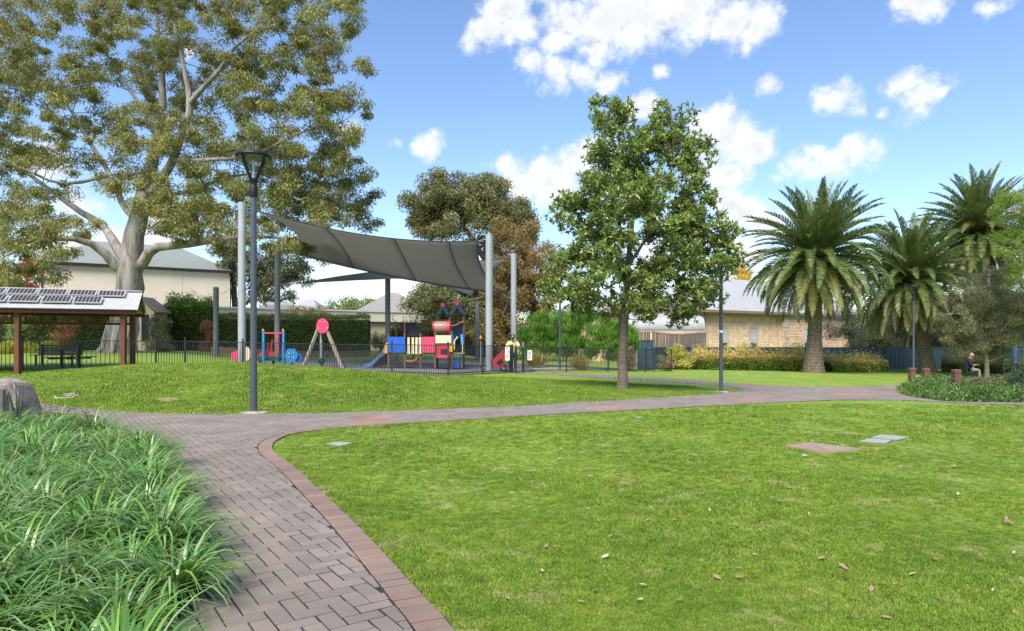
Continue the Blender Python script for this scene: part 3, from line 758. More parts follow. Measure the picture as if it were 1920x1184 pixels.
# ================================================================== trees
LEAF_GAIN = 1.45
def leaf_quads(r, pos, dirs, L, W, palette, bright, lv=.35):
    n = len(pos); d = dirs / (np.linalg.norm(dirs, axis=1)[:, None] + 1e-9)
    h = r.normal(size=(n, 3)); s = np.cross(d, h); s /= np.linalg.norm(s, axis=1)[:, None] + 1e-9
    l_ = L * r.uniform(1 - lv, 1 + lv, size=(n, 1)); w = W * r.uniform(.75, 1.25, size=(n, 1))
    nrm_ = np.cross(d, s); bend = nrm_ * l_ * .12
    v = np.stack([pos, pos + d*l_*.45 + s*w*.5 + bend, pos + d*l_, pos + d*l_*.45 - s*w*.5 + bend], 1).reshape(-1, 3)
    pal = np.array(palette); k = r.integers(len(pal), size=n); k2 = r.integers(len(pal), size=n); t = r.uniform(size=(n, 1)) * .6
    c = LEAF_GAIN * (pal[k] * (1 - t) + pal[k2] * t) * bright[:, None] * r.uniform(.75, 1.25, size=(n, 1))
    return v, np.repeat(c, 4, axis=0)

def quads_n(n): return np.arange(n * 4, dtype=np.int32).reshape(-1, 4)

def foliage(r, centres, radii, per, L, W, palette, mode, squash=.8, up=0.0, palfn=None):
    """leaf clumps spread round the given twig ends"""
    V, C = [], []
    n = len(centres); tot = n * per
    ci = np.repeat(np.arange(n), per)
    off = r.normal(size=(tot, 3)); off /= np.linalg.norm(off, axis=1)[:, None]
    off *= (r.uniform(size=(tot, 1)) ** .55); off[:, 2] *= squash
    pos = centres[ci] + off * radii[ci][:, None]
    if mode == 'droop': d = np.c_[r.normal(0, .5, (tot, 2)) + off[:, :2] * .4, -1 + r.uniform(0, .9, tot)]
    elif mode == 'radial': d = off * 1.0 + r.normal(0, .45, (tot, 3)) + np.array([0, 0, up])
    elif mode == 'up': d = np.c_[r.normal(0, .35, (tot, 2)) + off[:, :2] * .5, np.ones(tot)]
    else: d = r.normal(size=(tot, 3)) + np.array([0, 0, up])
    br = r.uniform(.78, 1.22, n)[ci]
    return leaf_quads(r, pos, d, L, W, palette if palfn is None else palette, br)

def rosettes(r, centres, radii, per, nl, L, W, palette, squash=.8):
    """whorls of leaves at shoot tips, as on a fig"""
    n = len(centres); tot = n * per; ci = np.repeat(np.arange(n), per)
    off = r.normal(size=(tot, 3)); off /= np.linalg.norm(off, axis=1)[:, None]; off *= r.uniform(size=(tot, 1)) ** .5; off[:, 2] *= squash
    tip = centres[ci] + off * radii[ci][:, None]; ax = off + np.array([0, 0, .55]) + r.normal(0, .25, (tot, 3)); ax /= np.linalg.norm(ax, axis=1)[:, None]
    ti = np.repeat(np.arange(tot), nl); m = tot * nl
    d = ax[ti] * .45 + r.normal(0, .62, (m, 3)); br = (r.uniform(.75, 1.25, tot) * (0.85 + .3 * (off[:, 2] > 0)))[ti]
    return leaf_quads(r, tip[ti], d, L, W, palette, br)

def resample(pl, step):
    pl = np.array([(*p[:3], p[3]) for p in pl], float); sm = cr(pl, 6)
    s = np.r_[0, np.cumsum(np.linalg.norm(np.diff(sm[:, :3], axis=0), axis=1))]
    k = max(3, int(s[-1] / step) + 1); q = np.linspace(0, s[-1], k)
    return np.stack([np.interp(q, s, sm[:, j]) for j in range(4)], 1)

def skeleton(mb, limbs, targets, r, rtip=.012, sides=8, wob=.12, back=.35, step=.5, noise_r=0.0):
    """thick limbs are given; twigs grow from the nearest limb to every leaf clump"""
    nodes, rads = [], []
    for pl in limbs:
        q = resample(pl, step)
        q[1:-1, :3] += r.normal(0, wob * .3, (len(q) - 2, 3)) * np.clip(q[1:-1, 3:4] * 3, .1, 1) * .5
        rr = q[:, 3] * (1 + noise_r * r.normal(size=len(q)))
        mb.tube([Vector(p) for p in q[:, :3]], rr.tolist(), max(sides, 14 if q[0, 3] > .4 else sides))
        nodes += q[2:, :3].tolist(); rads += q[2:, 3].tolist()
    nodes = np.array(nodes); rads = np.array(rads)
    order = np.argsort([np.linalg.norm(nodes - t, axis=1).min() for t in targets])
    for i in order:
        t = targets[i]; dv = t - nodes; dd = np.linalg.norm(dv, axis=1)
        cost = dd + back * np.maximum(0, nodes[:, 2] - t[2]) + np.where(rads < rtip * 1.2, .5, 0)
        j = int(cost.argmin()); a = nodes[j]; L_ = dd[j]
        if L_ < .05: continue
        r0 = min(rads[j] * .75, rtip + .011 * L_); k = max(3, int(L_ / .7) + 2)
        tt = np.linspace(0, 1, k)[:, None]
        sag = np.array([0, 0, 1.0]) * (tt * (1 - tt)) * L_ * .35 * r.uniform(-.2, 1)
        pts = a + (t - a) * tt + sag + np.r_[np.zeros((1, 3)), r.normal(0, wob * min(1, L_ * .25), (k - 2, 3)), np.zeros((1, 3))]
        rr = r0 + (rtip * .5 - r0) * tt[:, 0]
        mb.tube([Vector(p) for p in pts], rr.tolist(), 5 if r0 < .05 else 6, False)
        nodes = np.vstack([nodes, pts[1:]]); rads = np.r_[rads, rr[1:]]

def sample_ellipses(r, ell, n, Y, dY, wx=None):
    """points inside overlapping lobes of the crown; each lobe (column, row, rx, ry) has its own depth"""
    ar = np.array([e[2] * e[3] for e in ell], float); k = r.choice(len(ell), size=n, p=ar / ar.sum()); out = []
    for i in k:
        e = ell[i]; a, q = r.uniform(0, 2*math.pi), math.sqrt(r.uniform())
        dep = e[4] if len(e) > 4 else 0
        half = min(dY, e[2] / FPX * Y * 1.1) * math.sqrt(max(0, 1 - q * q * .8))
        out.append(P(e[0] + e[2]*q*math.cos(a), e[1] + e[3]*q*math.sin(a), Y + dep + r.uniform(-1, 1) * half))
    return np.array(out)

def limb(*pts): return [(*P(a, b, c), d) for a, b, c, d in pts]

# ------------------------------------------------------------------ the great gum
r = np.random.default_rng(21)
GY = 36.0; gb = gY(226, GY)
gum = thing('gum_tree', 'huge spreading gum tree with pale grey trunk and olive foliage behind the shelter', 'tree', gb)
limbs = [
 [(*(gb + Vector((0,0,-.15))), 1.12), (*P(228,648,GY), .98), (*P(233,610,GY), .86), (*P(240,560,GY), .82), (*P(245,505,GY), .84), (*P(250,470,GY), .74), (*P(258,420,GY), .60), (*P(268,370,GY+.3), .52), (*P(286,300,GY+.5), .42), (*P(298,240,GY+.7), .33), (*P(305,170,GY+1), .24), (*P(300,90,GY+1.4), .15), (*P(290,0,GY+2), .09)],
 limb((240,520,GY,.5),(205,486,GY-.4,.42),(165,455,GY-1,.30),(115,447,GY-1.8,.2),(60,462,GY-2.6,.13),(10,480,GY-3,.08)),
 limb((243,505,GY,.5),(214,455,GY+.6,.40),(190,420,GY+1,.33),(140,390,GY+1.3,.26),(85,350,GY+1.6,.2),(20,305,GY+2,.14),(-60,280,GY+2,.09)),
 limb((256,505,GY,.5),(290,468,GY-.8,.40),(335,460,GY-1.6,.32),(400,452,GY-2.4,.26),(470,444,GY-3,.16),(545,446,GY-3.5,.09),(600,432,GY-3.5,.05),(640,415,GY-3.5,.03)),
 limb((262,410,GY,.45),(295,345,GY-.8,.38),(325,300,GY-1.2,.34),(348,230,GY-1.5,.3),(357,190,GY-1.6,.27),(345,126,GY-1.5,.2),(325,30,GY-1.2,.12),(330,-60,GY-1,.07)),
 limb((356,195,GY-1.6,.24),(385,160,GY-2.2,.2),(415,128,GY-2.6,.17),(440,88,GY-3,.13),(465,70,GY-3.4,.1),(530,40,GY-4,.06)),
 limb((420,124,GY-2.6,.14),(460,102,GY-2.4,.11),(510,100,GY-2,.08),(590,70,GY-1.5,.05)),
 limb((262,420,GY,.36),(232,385,GY+.8,.27),(205,326,GY+1.4,.22),(165,262,GY+2,.17),(120,190,GY+2.4,.12),(60,120,GY+2.8,.08),(10,60,GY+3,.05)),
 limb((205,330,GY+1.4,.17),(120,345,GY,.13),(50,320,GY-1,.1),(-20,285,GY-1.5,.06)),
 limb((325,302,GY-1.2,.2),(400,300,GY-2.5,.15),(480,290,GY-3,.11),(560,250,GY-3,.08),(640,230,GY-3,.05)),
 limb((298,240,GY+.7,.22),(250,180,GY+2,.16),(200,100,GY+3,.11),(140,20,GY+3.5,.07)),
 limb((268,372,GY+.2,.24),(350,360,GY+2.5,.17),(440,330,GY+4.5,.12),(540,330,GY+5.5,.08),(640,350,GY+5.5,.05)),
]
limbs = [[(x, y, z, rr * (.76 if n_ == 0 else .6)) for x, y, z, rr in pl] for n_, pl in enumerate(limbs)]
ell = [(110,90,130,110,3),(60,210,110,90,1),(230,60,130,90,3),(340,40,130,80,-1),(470,60,110,80,-2),(590,50,85,75,-2),(620,140,75,70,-2),(520,150,100,70,-3),(640,225,60,50,-3),
       (560,230,90,60,-3),(430,180,90,60,1),(260,180,110,70,2),(150,260,100,60,2),(50,330,100,60,1),(30,430,75,60,-2),(75,480,70,45,-3),(20,520,50,40,-2),(400,270,100,60,-2),(300,250,70,60,-2),
       (490,310,110,60,0),(590,320,70,50,0),(380,360,90,55,-2),(300,375,70,40,-2),(470,385,90,45,-1),(560,395,75,35,1),(655,330,40,35,2),(675,370,45,40,3),(690,400,32,28,3),(450,440,70,30,-3),(520,455,60,28,-3),(610,415,55,22,-3),(360,430,60,25,-3),
       (120,420,70,28,-2),(240,330,60,40,-1),(40,400,80,50,-3),(60,520,55,30,-3),(330,400,80,35,-3),(430,410,90,40,1),(560,350,90,50,-2),(640,300,60,50,-2),(620,395,60,30,2),(420,320,90,50,3),(100,-60,220,80,2),(350,-90,240,90,0),(560,-50,140,80,-1),(-60,150,120,140,1),(-60,350,100,100,1)]
tg = sample_ellipses(r, ell, 1500, GY, 6.5)
trunk = MB(); skeleton(trunk, limbs, tg, r, .016, 10, .25, .35, .7, .03)
# root flare
for k in range(7):
    a = k * .9 + .3; fl = 1.0 if math.cos(a) < .2 else .55; p = gb + Vector((math.cos(a)*1.2*fl, math.sin(a)*1.1, -.12))
    trunk.tube([p, gb + Vector((math.cos(a)*.8*fl, math.sin(a)*.8, .25)), gb + Vector((math.cos(a)*.6 + .1, math.sin(a)*.6, 1.2)), gb + Vector((math.cos(a)*.4 + .3, math.sin(a)*.4, 2.6))], [.11, .19, .22, .16], 8)
trunk.build('trunk', M['gum_bark'], gum, True)
GUM = [(.155,.178,.046),(.19,.185,.050),(.120,.155,.050),(.195,.130,.055),(.175,.205,.052),(.235,.190,.065),(.095,.135,.048)]
rad = r.uniform(.28, .72, len(tg))
v, c = foliage(r, tg, rad, 210, .185, .052, GUM, 'droop', .75)
np_mesh('crown', v, quads_n(len(v) // 4), M['leaf'], gum, c)

# ------------------------------------------------------------------ broad-leafed tree by the path
r = np.random.default_rng(5); FY = 23.0; fb_ = gY(1167, FY)
fig = thing('broadleaf_tree', 'upright glossy green broad leafed tree with bare brown trunk on the lawn', 'tree', fb_)
limbs = [[(*(fb_ + Vector((0,0,-.1))), .33), (*(fb_ + Vector((0,0,.12))), .27), (*P(1167,690,FY), .235), (*P(1168,640,FY), .215), (*P(1170,595,FY), .215), (*P(1176,550,FY), .16), (*P(1178,490,FY), .13), (*P(1185,420,FY), .10), (*P(1180,340,FY), .07), (*P(1160,260,FY), .045), (*P(1150,205,FY), .025)],
 limb((1170,606,FY,.15),(1148,576,FY-.3,.11),(1118,552,FY-.8,.075),(1075,530,FY-1.2,.045),(1045,515,FY-1.4,.025)),
 limb((1171,600,FY,.14),(1190,565,FY+.4,.10),(1225,530,FY+.8,.07),(1280,505,FY+1,.05),(1340,470,FY+1,.03)),
 limb((1178,500,FY,.11),(1215,440,FY-.2,.08),(1245,370,FY-.3,.06),(1262,290,FY-.3,.04),(1258,220,FY-.3,.025)),
 limb((1176,540,FY,.10),(1150,480,FY+.6,.07),(1115,430,FY+1,.05),(1075,395,FY+1,.03)),
 limb((1215,440,FY-.2,.06),(1270,410,FY-.6,.045),(1315,370,FY-.7,.03)),
 limb((1172,580,FY,.10),(1200,575,FY-.9,.06),(1260,580,FY-1.4,.035))]
limbs = [[(x, y, z, rr * (.7 if n_ == 0 else .5)) for x, y, z, rr in pl] for n_, pl in enumerate(limbs)]
ell = [(1148,222,34,34),(1128,205,16,18),(1262,215,32,30),(1240,250,40,30),(1165,275,55,40),(1225,300,80,40),(1300,290,34,40),(1140,330,45,40),(1200,360,95,45),(1300,350,45,35),(1070,390,34,28),(1110,410,55,40),(1210,420,100,45),(1315,405,42,35),
       (1345,435,38,22),(1120,470,80,40),(1230,480,110,45),(1330,480,55,40),(1070,510,48,45),(1160,530,90,40),(1270,535,85,45),(1055,555,35,28),(1120,570,55,25),(1225,580,70,25),(1300,560,45,30),(1290,600,40,10)]
tg = sample_ellipses(r, ell, 540, FY, 2.6)
trunk = MB(); skeleton(trunk, limbs, tg, r, .009, 12, .08, .5, .35, .02); trunk.build('trunk', M['fig_bark'], fig, True)
FIG = [(.105,.155,.028),(.13,.178,.036),(.168,.210,.046),(.08,.122,.028),(.21,.238,.06),(.11,.15,.046)]
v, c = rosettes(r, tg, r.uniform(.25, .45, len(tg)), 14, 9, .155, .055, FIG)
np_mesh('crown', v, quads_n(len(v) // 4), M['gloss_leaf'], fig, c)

def simple_tree(name, label, base, limbs, ell, n, Y, dY, pal, bark, seed, rad=(.5,.9), per=200, L=.2, W=.06, mode='droop', rtip=.015, squash=.8, mat='leaf', cat='tree', group=None, part=('trunk','crown'), wob=.2):
    r = np.random.default_rng(seed)
    t = thing(name, label, cat, base, group)
    tg = sample_ellipses(r, ell, n, Y, dY)
    mb = MB(); skeleton(mb, limbs, tg, r, rtip, 8, wob, .4, .6, .02); mb.build(part[0], M[bark], t, True)
    v, c = foliage(r, tg, r.uniform(*rad, len(tg)), per, L, W, pal, mode, squash)
    np_mesh(part[1], v, quads_n(len(v) // 4), M[mat], t, c)
    return t
def blimb(base, *pts): return [(*(base + Vector((0,0,-.1))), pts[0][3] * 1.15)] + limb(*pts)

OLIVE = [(.115,.128,.046),(.155,.148,.056),(.092,.112,.044),(.185,.158,.07),(.135,.146,.058)]
b = gY(948, 52)
simple_tree('bushy_gum', 'dense olive gum tree rising behind the shade sails', b,
 [blimb(b,(950,660,52,.36),(955,600,52,.3),(940,530,52,.26),(905,480,52,.22),(880,440,52,.18),(850,400,52,.12),(830,360,52,.06)), limb((905,480,52,.16),(930,430,51,.12),(960,400,51,.06)), limb((945,540,52,.16),(900,560,50,.1),(840,570,49,.06))],
 [(800,375,38,45),(835,355,50,35),(850,400,70,45),(905,365,55,38),(905,415,60,45),(955,400,42,40),(975,420,32,36),(820,430,40,20),(800,410,30,30),(850,560,75,35),(800,595,45,35),(900,595,65,40),(880,520,50,25),(940,560,50,40)],
 330, 52, 5, OLIVE, 'bark', 31, (.6,1.0), 260, .24, .085)
RUST = [(.20,.128,.046),(.165,.122,.042),(.135,.118,.04),(.24,.138,.05),(.105,.10,.036)]
b = gY(1012, 46)
simple_tree('rusty_tree', 'rusty brown foliaged tree between the shade sail and the broad leafed tree', b,
 [blimb(b,(1010,650,46,.28),(1000,580,46,.22),(985,510,46,.16),(975,450,46,.08)), limb((1000,580,46,.14),(960,560,45,.1),(940,600,45,.05))],
 [(965,445,48,35),(990,490,55,45),(960,540,45,45),(1010,550,50,45),(1030,500,30,45),(975,600,60,40),(1030,600,35,35),(930,620,45,35),(955,480,40,40)],
 170, 46, 4, RUST, 'bark', 32, (.5,.85), 260, .18, .06)
b = gY(440, 58)
simple_tree('slender_gum', 'smaller gum tree with dark leaning stems behind the cream building corner', b,
 [blimb(b,(443,600,58,.3),(440,560,58,.26),(436,500,58,.2),(440,440,58,.1)), limb((441,590,58,.2),(465,565,58,.15),(500,540,58,.1),(540,500,58,.06))],
 [(455,480,38,45),(420,480,22,40),(500,500,45,40),(540,485,38,38),(520,545,40,28),(560,520,22,25),(470,540,30,20),(600,470,30,18)], 120, 58, 4, [(.075,.095,.035),(.10,.11,.04),(.055,.075,.035),(.13,.12,.045)], 'bark', 33, (.55,.95), 170, .26, .085)
b = gY(20, 47)
simple_tree('red_leaf_tree', 'small tree with red and orange autumn leaves beyond the shelter roof', b,
 [blimb(b,(22,620,47,.16),(25,560,47,.1),(28,520,47,.05))], [(10,520,35,30),(45,525,28,25),(60,505,16,20),(20,560,45,25)], 50, 47, 2.5,
 [(.42,.07,.05),(.36,.11,.05),(.45,.20,.05),(.20,.15,.05),(.50,.10,.09)], 'bark', 34, (.4,.7), 150, .15, .09, 'rand')
b = gY(820, 63)
simple_tree('lime_tree', 'light yellow green tree behind the play tower', b, [blimb(b,(822,640,63,.2),(825,600,63,.14),(830,570,63,.07))],
 [(805,580,35,28),(845,575,40,28),(800,610,30,20),(850,605,35,22),(780,570,20,15)], 60, 63, 3, [(.20,.22,.03),(.26,.25,.04),(.13,.17,.03)], 'bark', 35, (.6,.9), 170, .2, .11, 'rand')
b = gY(1383, 80)
simple_tree('golden_tree', 'golden yellow tree top behind the stone house roof', b, [blimb(b,(1383,600,80,.2),(1384,540,80,.08))],
 [(1380,522,24,16),(1395,512,14,12)], 22, 80, 1.6, [(.52,.33,.04),(.45,.30,.05),(.22,.22,.04)], 'bark', 36, (.6,.9), 160, .2, .12, 'rand')
b = gY(655, 68)
simple_tree('round_green_tree', 'round pale green tree behind the clipped hedge', b, [blimb(b,(655,620,68,.15),(656,590,68,.08))],
 [(650,583,38,22),(675,572,18,16),(630,592,20,14)], 36, 68, 2, [(.14,.17,.05),(.19,.21,.06),(.09,.12,.04)], 'bark', 37, (.6,.9), 160, .2, .1, 'rand')
b = gY(1915, 36)
simple_tree('feathery_tree', 'fresh green fine leafed tree overhanging the tall date palm', b, [blimb(b,(1940,640,36,.2),(1960,500,36,.15),(1940,430,35,.1),(1910,400,34,.05))],
 [(1905,400,42,36),(1875,385,22,18),(1935,370,40,40),(1930,450,45,45),(1890,455,28,22),(1940,510,40,40),(1895,510,24,24)], 90, 35, 2, [(.13,.20,.03),(.17,.24,.045),(.09,.15,.025),(.21,.25,.06)], 'grey_bark', 38, (.35,.6), 260, .10, .035, 'rand')
b = gY(1850, 38.5)
simple_tree('twiggy_bush', 'wide grey green bush with tangled bare twigs over the park bench', b,
 [blimb(b,(1850,690,38.5,.12),(1845,640,38.5,.1),(1830,590,38.5,.06)), limb((1848,660,38.5,.08),(1880,620,38,.06),(1910,570,37.5,.03)), limb((1845,640,38.5,.06),(1800,620,38,.05),(1780,590,37.5,.03)), limb((1848,680,38.5,.06),(1900,660,38,.05),(1930,630,37.5,.03))],
 [(1835,560,55,40),(1890,545,50,45),(1800,590,42,40),(1860,610,70,45),(1920,600,40,60),(1785,630,25,26),(1830,650,45,26),(1895,655,45,28),(1880,520,30,18)], 430, 38.5, 2.2,
 [(.13,.145,.065),(.17,.17,.085),(.10,.12,.05),(.20,.185,.11)], 'grey_bark', 39, (.28,.5), 230, .11, .028, 'rand', .012, .8, 'leaf', 'bush', None, ('stem','foliage'), .22)
OLV = [(.085,.105,.065),(.12,.135,.09),(.065,.085,.05)]
b = gY(1585, 50)
simple_tree('olive_bush', 'soft grey green bush above the blue fence between the palms', b, [blimb(b,(1590,660,50,.12),(1592,620,50,.06))], [(1575,610,28,30),(1610,625,30,28),(1595,590,20,16)], 60, 50, 2, OLV, 'grey_bark', 40, (.4,.7), 180, .13, .04, 'rand', cat='bush', part=('stem','foliage'))
b = gY(1690, 51)
simple_tree('dark_olive_bush', 'dark grey green bush behind the leaning palm above the blue fence', b, [blimb(b,(1700,660,51,.12),(1705,620,51,.06))], [(1680,620,30,30),(1720,600,35,40),(1765,610,30,40),(1740,640,35,18)], 80, 51, 2, [(.06,.075,.04),(.09,.10,.06),(.045,.06,.03)], 'grey_bark', 41, (.4,.7), 180, .13, .045, 'rand', cat='bush', part=('stem','foliage'))

for k, (px, Y, e, lab) in enumerate([(1790,62,[(1780,600,45,40),(1750,580,30,30)],'dark leafy tree beyond the blue fence behind the leaning palm'),(1880,60,[(1880,600,50,45),(1850,580,35,30),(1920,590,40,40)],'broad dark tree beyond the blue fence behind the twiggy bush'),(1985,58,[(1990,570,70,60)],'tall dark tree at the far end of the blue fence'),(1672,63,[(1665,610,40,34),(1700,600,30,30),(1640,625,25,20)],'dull green tree beyond the blue fence between the first two palms')]):
    b = gY(px, Y)
    simple_tree('backdrop_tree', lab, b, [blimb(b,(px,650,Y,.2),(px,610,Y,.1))], e, 80, Y, 3, [(.055,.075,.03),(.075,.095,.04),(.10,.11,.05)], 'bark', 45 + k, (.6,1.0), 170, .2, .09, 'rand', group='trees beyond the blue fence')
# ------------------------------------------------------------------ shrubs
def shrub(name, label, px, Y, ell, n, pal, seed, rad=(.25,.45), per=150, L=.09, W=.04, mode='rand', bark='bark', group=None, mat='leaf', dY=1.0):
    b = gY(px, Y); top = min(e[1] for e in ell)
    l_ = [blimb(b, (px, 641 + (CAM_H - b.z) * FPX / Y - 8, Y, .04), (px + 3, (top + 641 + (CAM_H - b.z) * FPX / Y) / 2, Y, .02))]
    return simple_tree(name, label, b, l_, ell, n, Y, dY, pal, bark, seed, rad, per, L, W, mode, .006, .85, mat, 'shrub', group, ('stem','foliage'), .08)
FEATH = [(.075,.165,.020),(.105,.21,.026),(.050,.115,.018),(.135,.245,.035)]
for k, (px, Y, e) in enumerate([(1005,38.5,[(1003,640,28,32),(1010,610,18,18)]),(1050,39,[(1048,635,32,40),(1055,603,20,18)]),(1095,38.5,[(1092,635,32,42),(1090,600,22,18)]),(1140,38,[(1135,640,30,38),(1140,612,20,20)]),(1178,37.8,[(1172,650,20,30),(1165,628,16,14)])]):
    shrub('feathery_shrub', ['feathery bright green shrub beside the rusty tree','tall feathery green shrub behind the park lamp pole','tallest feathery green shrub in the row behind the fence','feathery green shrub left of the broad leafed tree trunk','feathery green shrub touching the blue fence corner'][k],
          px, Y, e, 46, FEATH, 60 + k, (.3,.5), 190, .26, .03, 'up', group='feathery shrubs behind the fence')
for k, (px, Y, e, lab) in enumerate([(1255,38.3,[(1248,682,14,14)],'pale pinkish shrub at the end of the black fence'),(1186,37.2,[(1182,672,9,22)],'sparse brownish shrub against the blue fence')]):
    shrub('small_shrub', lab, px, Y, e, 14, [(.20,.15,.07),(.13,.12,.05),(.26,.17,.09)], 70 + k, (.2,.35), 90, .09, .035)

def hedge(name, label, pts, h, w, pal_top, pal_side, n, seed, L=.09, W=.045, rough=.12, cat='hedge', round_=.15):
    """clipped hedge along ground points: a solid dark core with leaves over its whole surface"""
    r = np.random.default_rng(seed); pts = [np.array(p[:2]) for p in pts]; base = G(*pts[0]); t = thing(name, label, cat, base)
    core = MB(); V, C = [], []
    L_tot = sum(np.hypot(*(b - a)) for a, b in zip(pts, pts[1:]))
    for a, b in zip(pts, pts[1:]):
        d = (b - a); ln = np.hypot(*d); d = d / ln; nn = np.array([-d[1], d[0]]); k = max(2, int(ln / 1.2))
        for i in range(k):
            s0, s1 = a + d * ln * i / k, a + d * ln * (i + 1) / k; z0, z1 = Tz(*s0), Tz(*s1); q = w / 2 - .16
            vs_ = [(*(s + nn * e * q), z + hh) for s, z in ((s0, z0), (s1, z1)) for e, hh in ((-1, -.1), (1, -.1), (.85, h - .16), (-.85, h - .16))]
            core.add(vs_, [(0,1,2,3),(7,6,5,4),(0,4,5,1),(1,5,6,2),(2,6,7,3),(3,7,4,0)])
        m = int(n * ln / L_tot); u = r.uniform(0, ln, m); f = r.uniform(size=m)
        side = f < .62; top = f >= .72; back = (f >= .62) & (f < .72)
        e = np.where(side, -1, np.where(back, 1, r.uniform(-1, 1, m))); hz = np.where(top, h, h * r.uniform(0.02, 1, m))
        bump = rough * (np.sin(u * 2.1 + hz * 2) * .5 + np.sin(u * 5.3 + 1 + hz * 4) * .35 + r.normal(0, .5, m))
        off = e * (w / 2) * np.where(top, 1, 1) + np.where(top, 0, -np.sign(-e) * 1.0 * bump * 1.0)
        hz = hz + np.where(top, bump + np.maximum(0, r.normal(0, rough, m)), 0)
        xy = a[None] + d[None] * u[:, None] + nn[None] * off[:, None]
        z = np.concatenate([T(xy[i:i+8000, 0], xy[i:i+8000, 1]) for i in range(0, m, 8000)]) + hz
        dr = np.c_[nn[None] * e[:, None] * np.where(top, 0, 1)[:, None], np.where(top, 1.2, .5)] + r.normal(0, .6, (m, 3))
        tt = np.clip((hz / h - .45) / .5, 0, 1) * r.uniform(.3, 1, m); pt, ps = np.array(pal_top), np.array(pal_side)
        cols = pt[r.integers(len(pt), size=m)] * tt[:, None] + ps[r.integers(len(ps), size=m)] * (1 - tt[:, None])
        v, c = leaf_quads(r, np.c_[xy, z], dr, L, W, [(1,1,1)], np.ones(m)); V.append(v); C.append(c * np.repeat(cols, 4, axis=0))
    core.build('stem', M['core'], t); V = np.vstack(V)  # solid dark block inside the leaves
    np_mesh('foliage', V, quads_n(len(V) // 4), M['leaf'], t, np.vstack(C)); return t
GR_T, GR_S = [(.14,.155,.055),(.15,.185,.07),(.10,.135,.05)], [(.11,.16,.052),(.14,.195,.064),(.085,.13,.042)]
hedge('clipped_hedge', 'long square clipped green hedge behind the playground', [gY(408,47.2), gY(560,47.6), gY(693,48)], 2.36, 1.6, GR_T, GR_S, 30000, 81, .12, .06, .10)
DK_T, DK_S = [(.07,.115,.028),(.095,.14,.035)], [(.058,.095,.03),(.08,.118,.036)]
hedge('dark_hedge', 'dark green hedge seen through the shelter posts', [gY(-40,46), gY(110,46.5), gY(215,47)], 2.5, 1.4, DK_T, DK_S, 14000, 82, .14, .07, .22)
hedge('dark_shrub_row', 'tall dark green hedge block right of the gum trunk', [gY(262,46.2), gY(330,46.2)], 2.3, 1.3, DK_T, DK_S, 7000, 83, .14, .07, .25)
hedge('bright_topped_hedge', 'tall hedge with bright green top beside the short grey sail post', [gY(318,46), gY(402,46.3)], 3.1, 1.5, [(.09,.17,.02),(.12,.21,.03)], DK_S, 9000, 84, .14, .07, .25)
PK_T, PK_S = [(.66,.42,.18),(.62,.30,.22),(.52,.44,.12),(.56,.46,.16),(.34,.38,.07)], [(.085,.15,.026),(.16,.22,.04),(.25,.28,.06),(.065,.12,.024)]
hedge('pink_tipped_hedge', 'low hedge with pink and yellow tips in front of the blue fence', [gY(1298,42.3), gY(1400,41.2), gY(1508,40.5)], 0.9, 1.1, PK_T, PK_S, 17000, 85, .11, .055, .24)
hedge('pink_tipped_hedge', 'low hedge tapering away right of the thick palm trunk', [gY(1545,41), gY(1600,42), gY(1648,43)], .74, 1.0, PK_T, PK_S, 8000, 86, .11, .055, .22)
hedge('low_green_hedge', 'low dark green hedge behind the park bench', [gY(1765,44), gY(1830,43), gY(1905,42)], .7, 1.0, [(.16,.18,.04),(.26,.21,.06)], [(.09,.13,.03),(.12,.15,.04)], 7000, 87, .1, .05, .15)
b = gY(1275, 41)
shrub('yellow_bush', 'rounded yellow and pink bush at the start of the low hedge', 1275, 41, [(1275,675,22,18),(1270,662,18,10),(1290,680,12,14)], 40, [(.40,.36,.08),(.36,.26,.10),(.18,.22,.045),(.32,.34,.06)], 88, (.25,.4), 150, .1, .05)
shrub('copper_shrub', 'copper brown shrub in front of the dark hedge under the shelter', 118, 42.5, [(118,625,20,20),(115,645,14,16),(130,612,12,10)], 42, [(.22,.10,.045),(.16,.075,.035),(.28,.14,.06)], 89, (.25,.4), 140, .09, .04)
shrub('copper_shrub', 'narrow copper brown shrub behind the short grey sail post', 390, 44, [(390,620,11,22),(388,645,10,14)], 26, [(.24,.11,.05),(.18,.085,.04)], 90, (.25,.35), 140, .09, .04)
shrub('lime_shrub', 'light green young shrub behind the left shelter post', 35, 40, [(35,618,20,18),(40,600,12,10),(28,640,14,12)], 36, [(.13,.19,.05),(.17,.23,.07),(.09,.14,.04)], 91, (.25,.4), 110, .12, .07)
shrub('grey_shrub', 'grey green rounded shrub between gum trunk and tall hedge', 296, 43, [(298,615,22,22),(295,640,24,14)], 46, [(.085,.105,.05),(.11,.125,.06),(.06,.08,.035)], 92, (.25,.4), 150, .09, .035)
shrub('grey_shrub', 'low brownish grey shrub at the foot of the tall hedge', 300, 40, [(300,650,26,10)], 26, [(.10,.10,.045),(.13,.11,.055)], 93, (.22,.34), 130, .09, .035)
for k, (px, Y) in enumerate([(8,34),(50,35),(92,36)]):
    shrub('yellow_grass_clump', ['yellow green grassy clump by the outer shelter post','yellow green grassy clump behind the dark park seat','yellow green grassy clump under the copper shrub'][k], px, Y, [(px,662,20,10),(px-8,670,14,8)], 22, [(.26,.26,.03),(.32,.30,.04),(.17,.20,.03)], 94 + k, (.2,.36), 120, .3, .03, 'up', group='grassy clumps by the shelter')
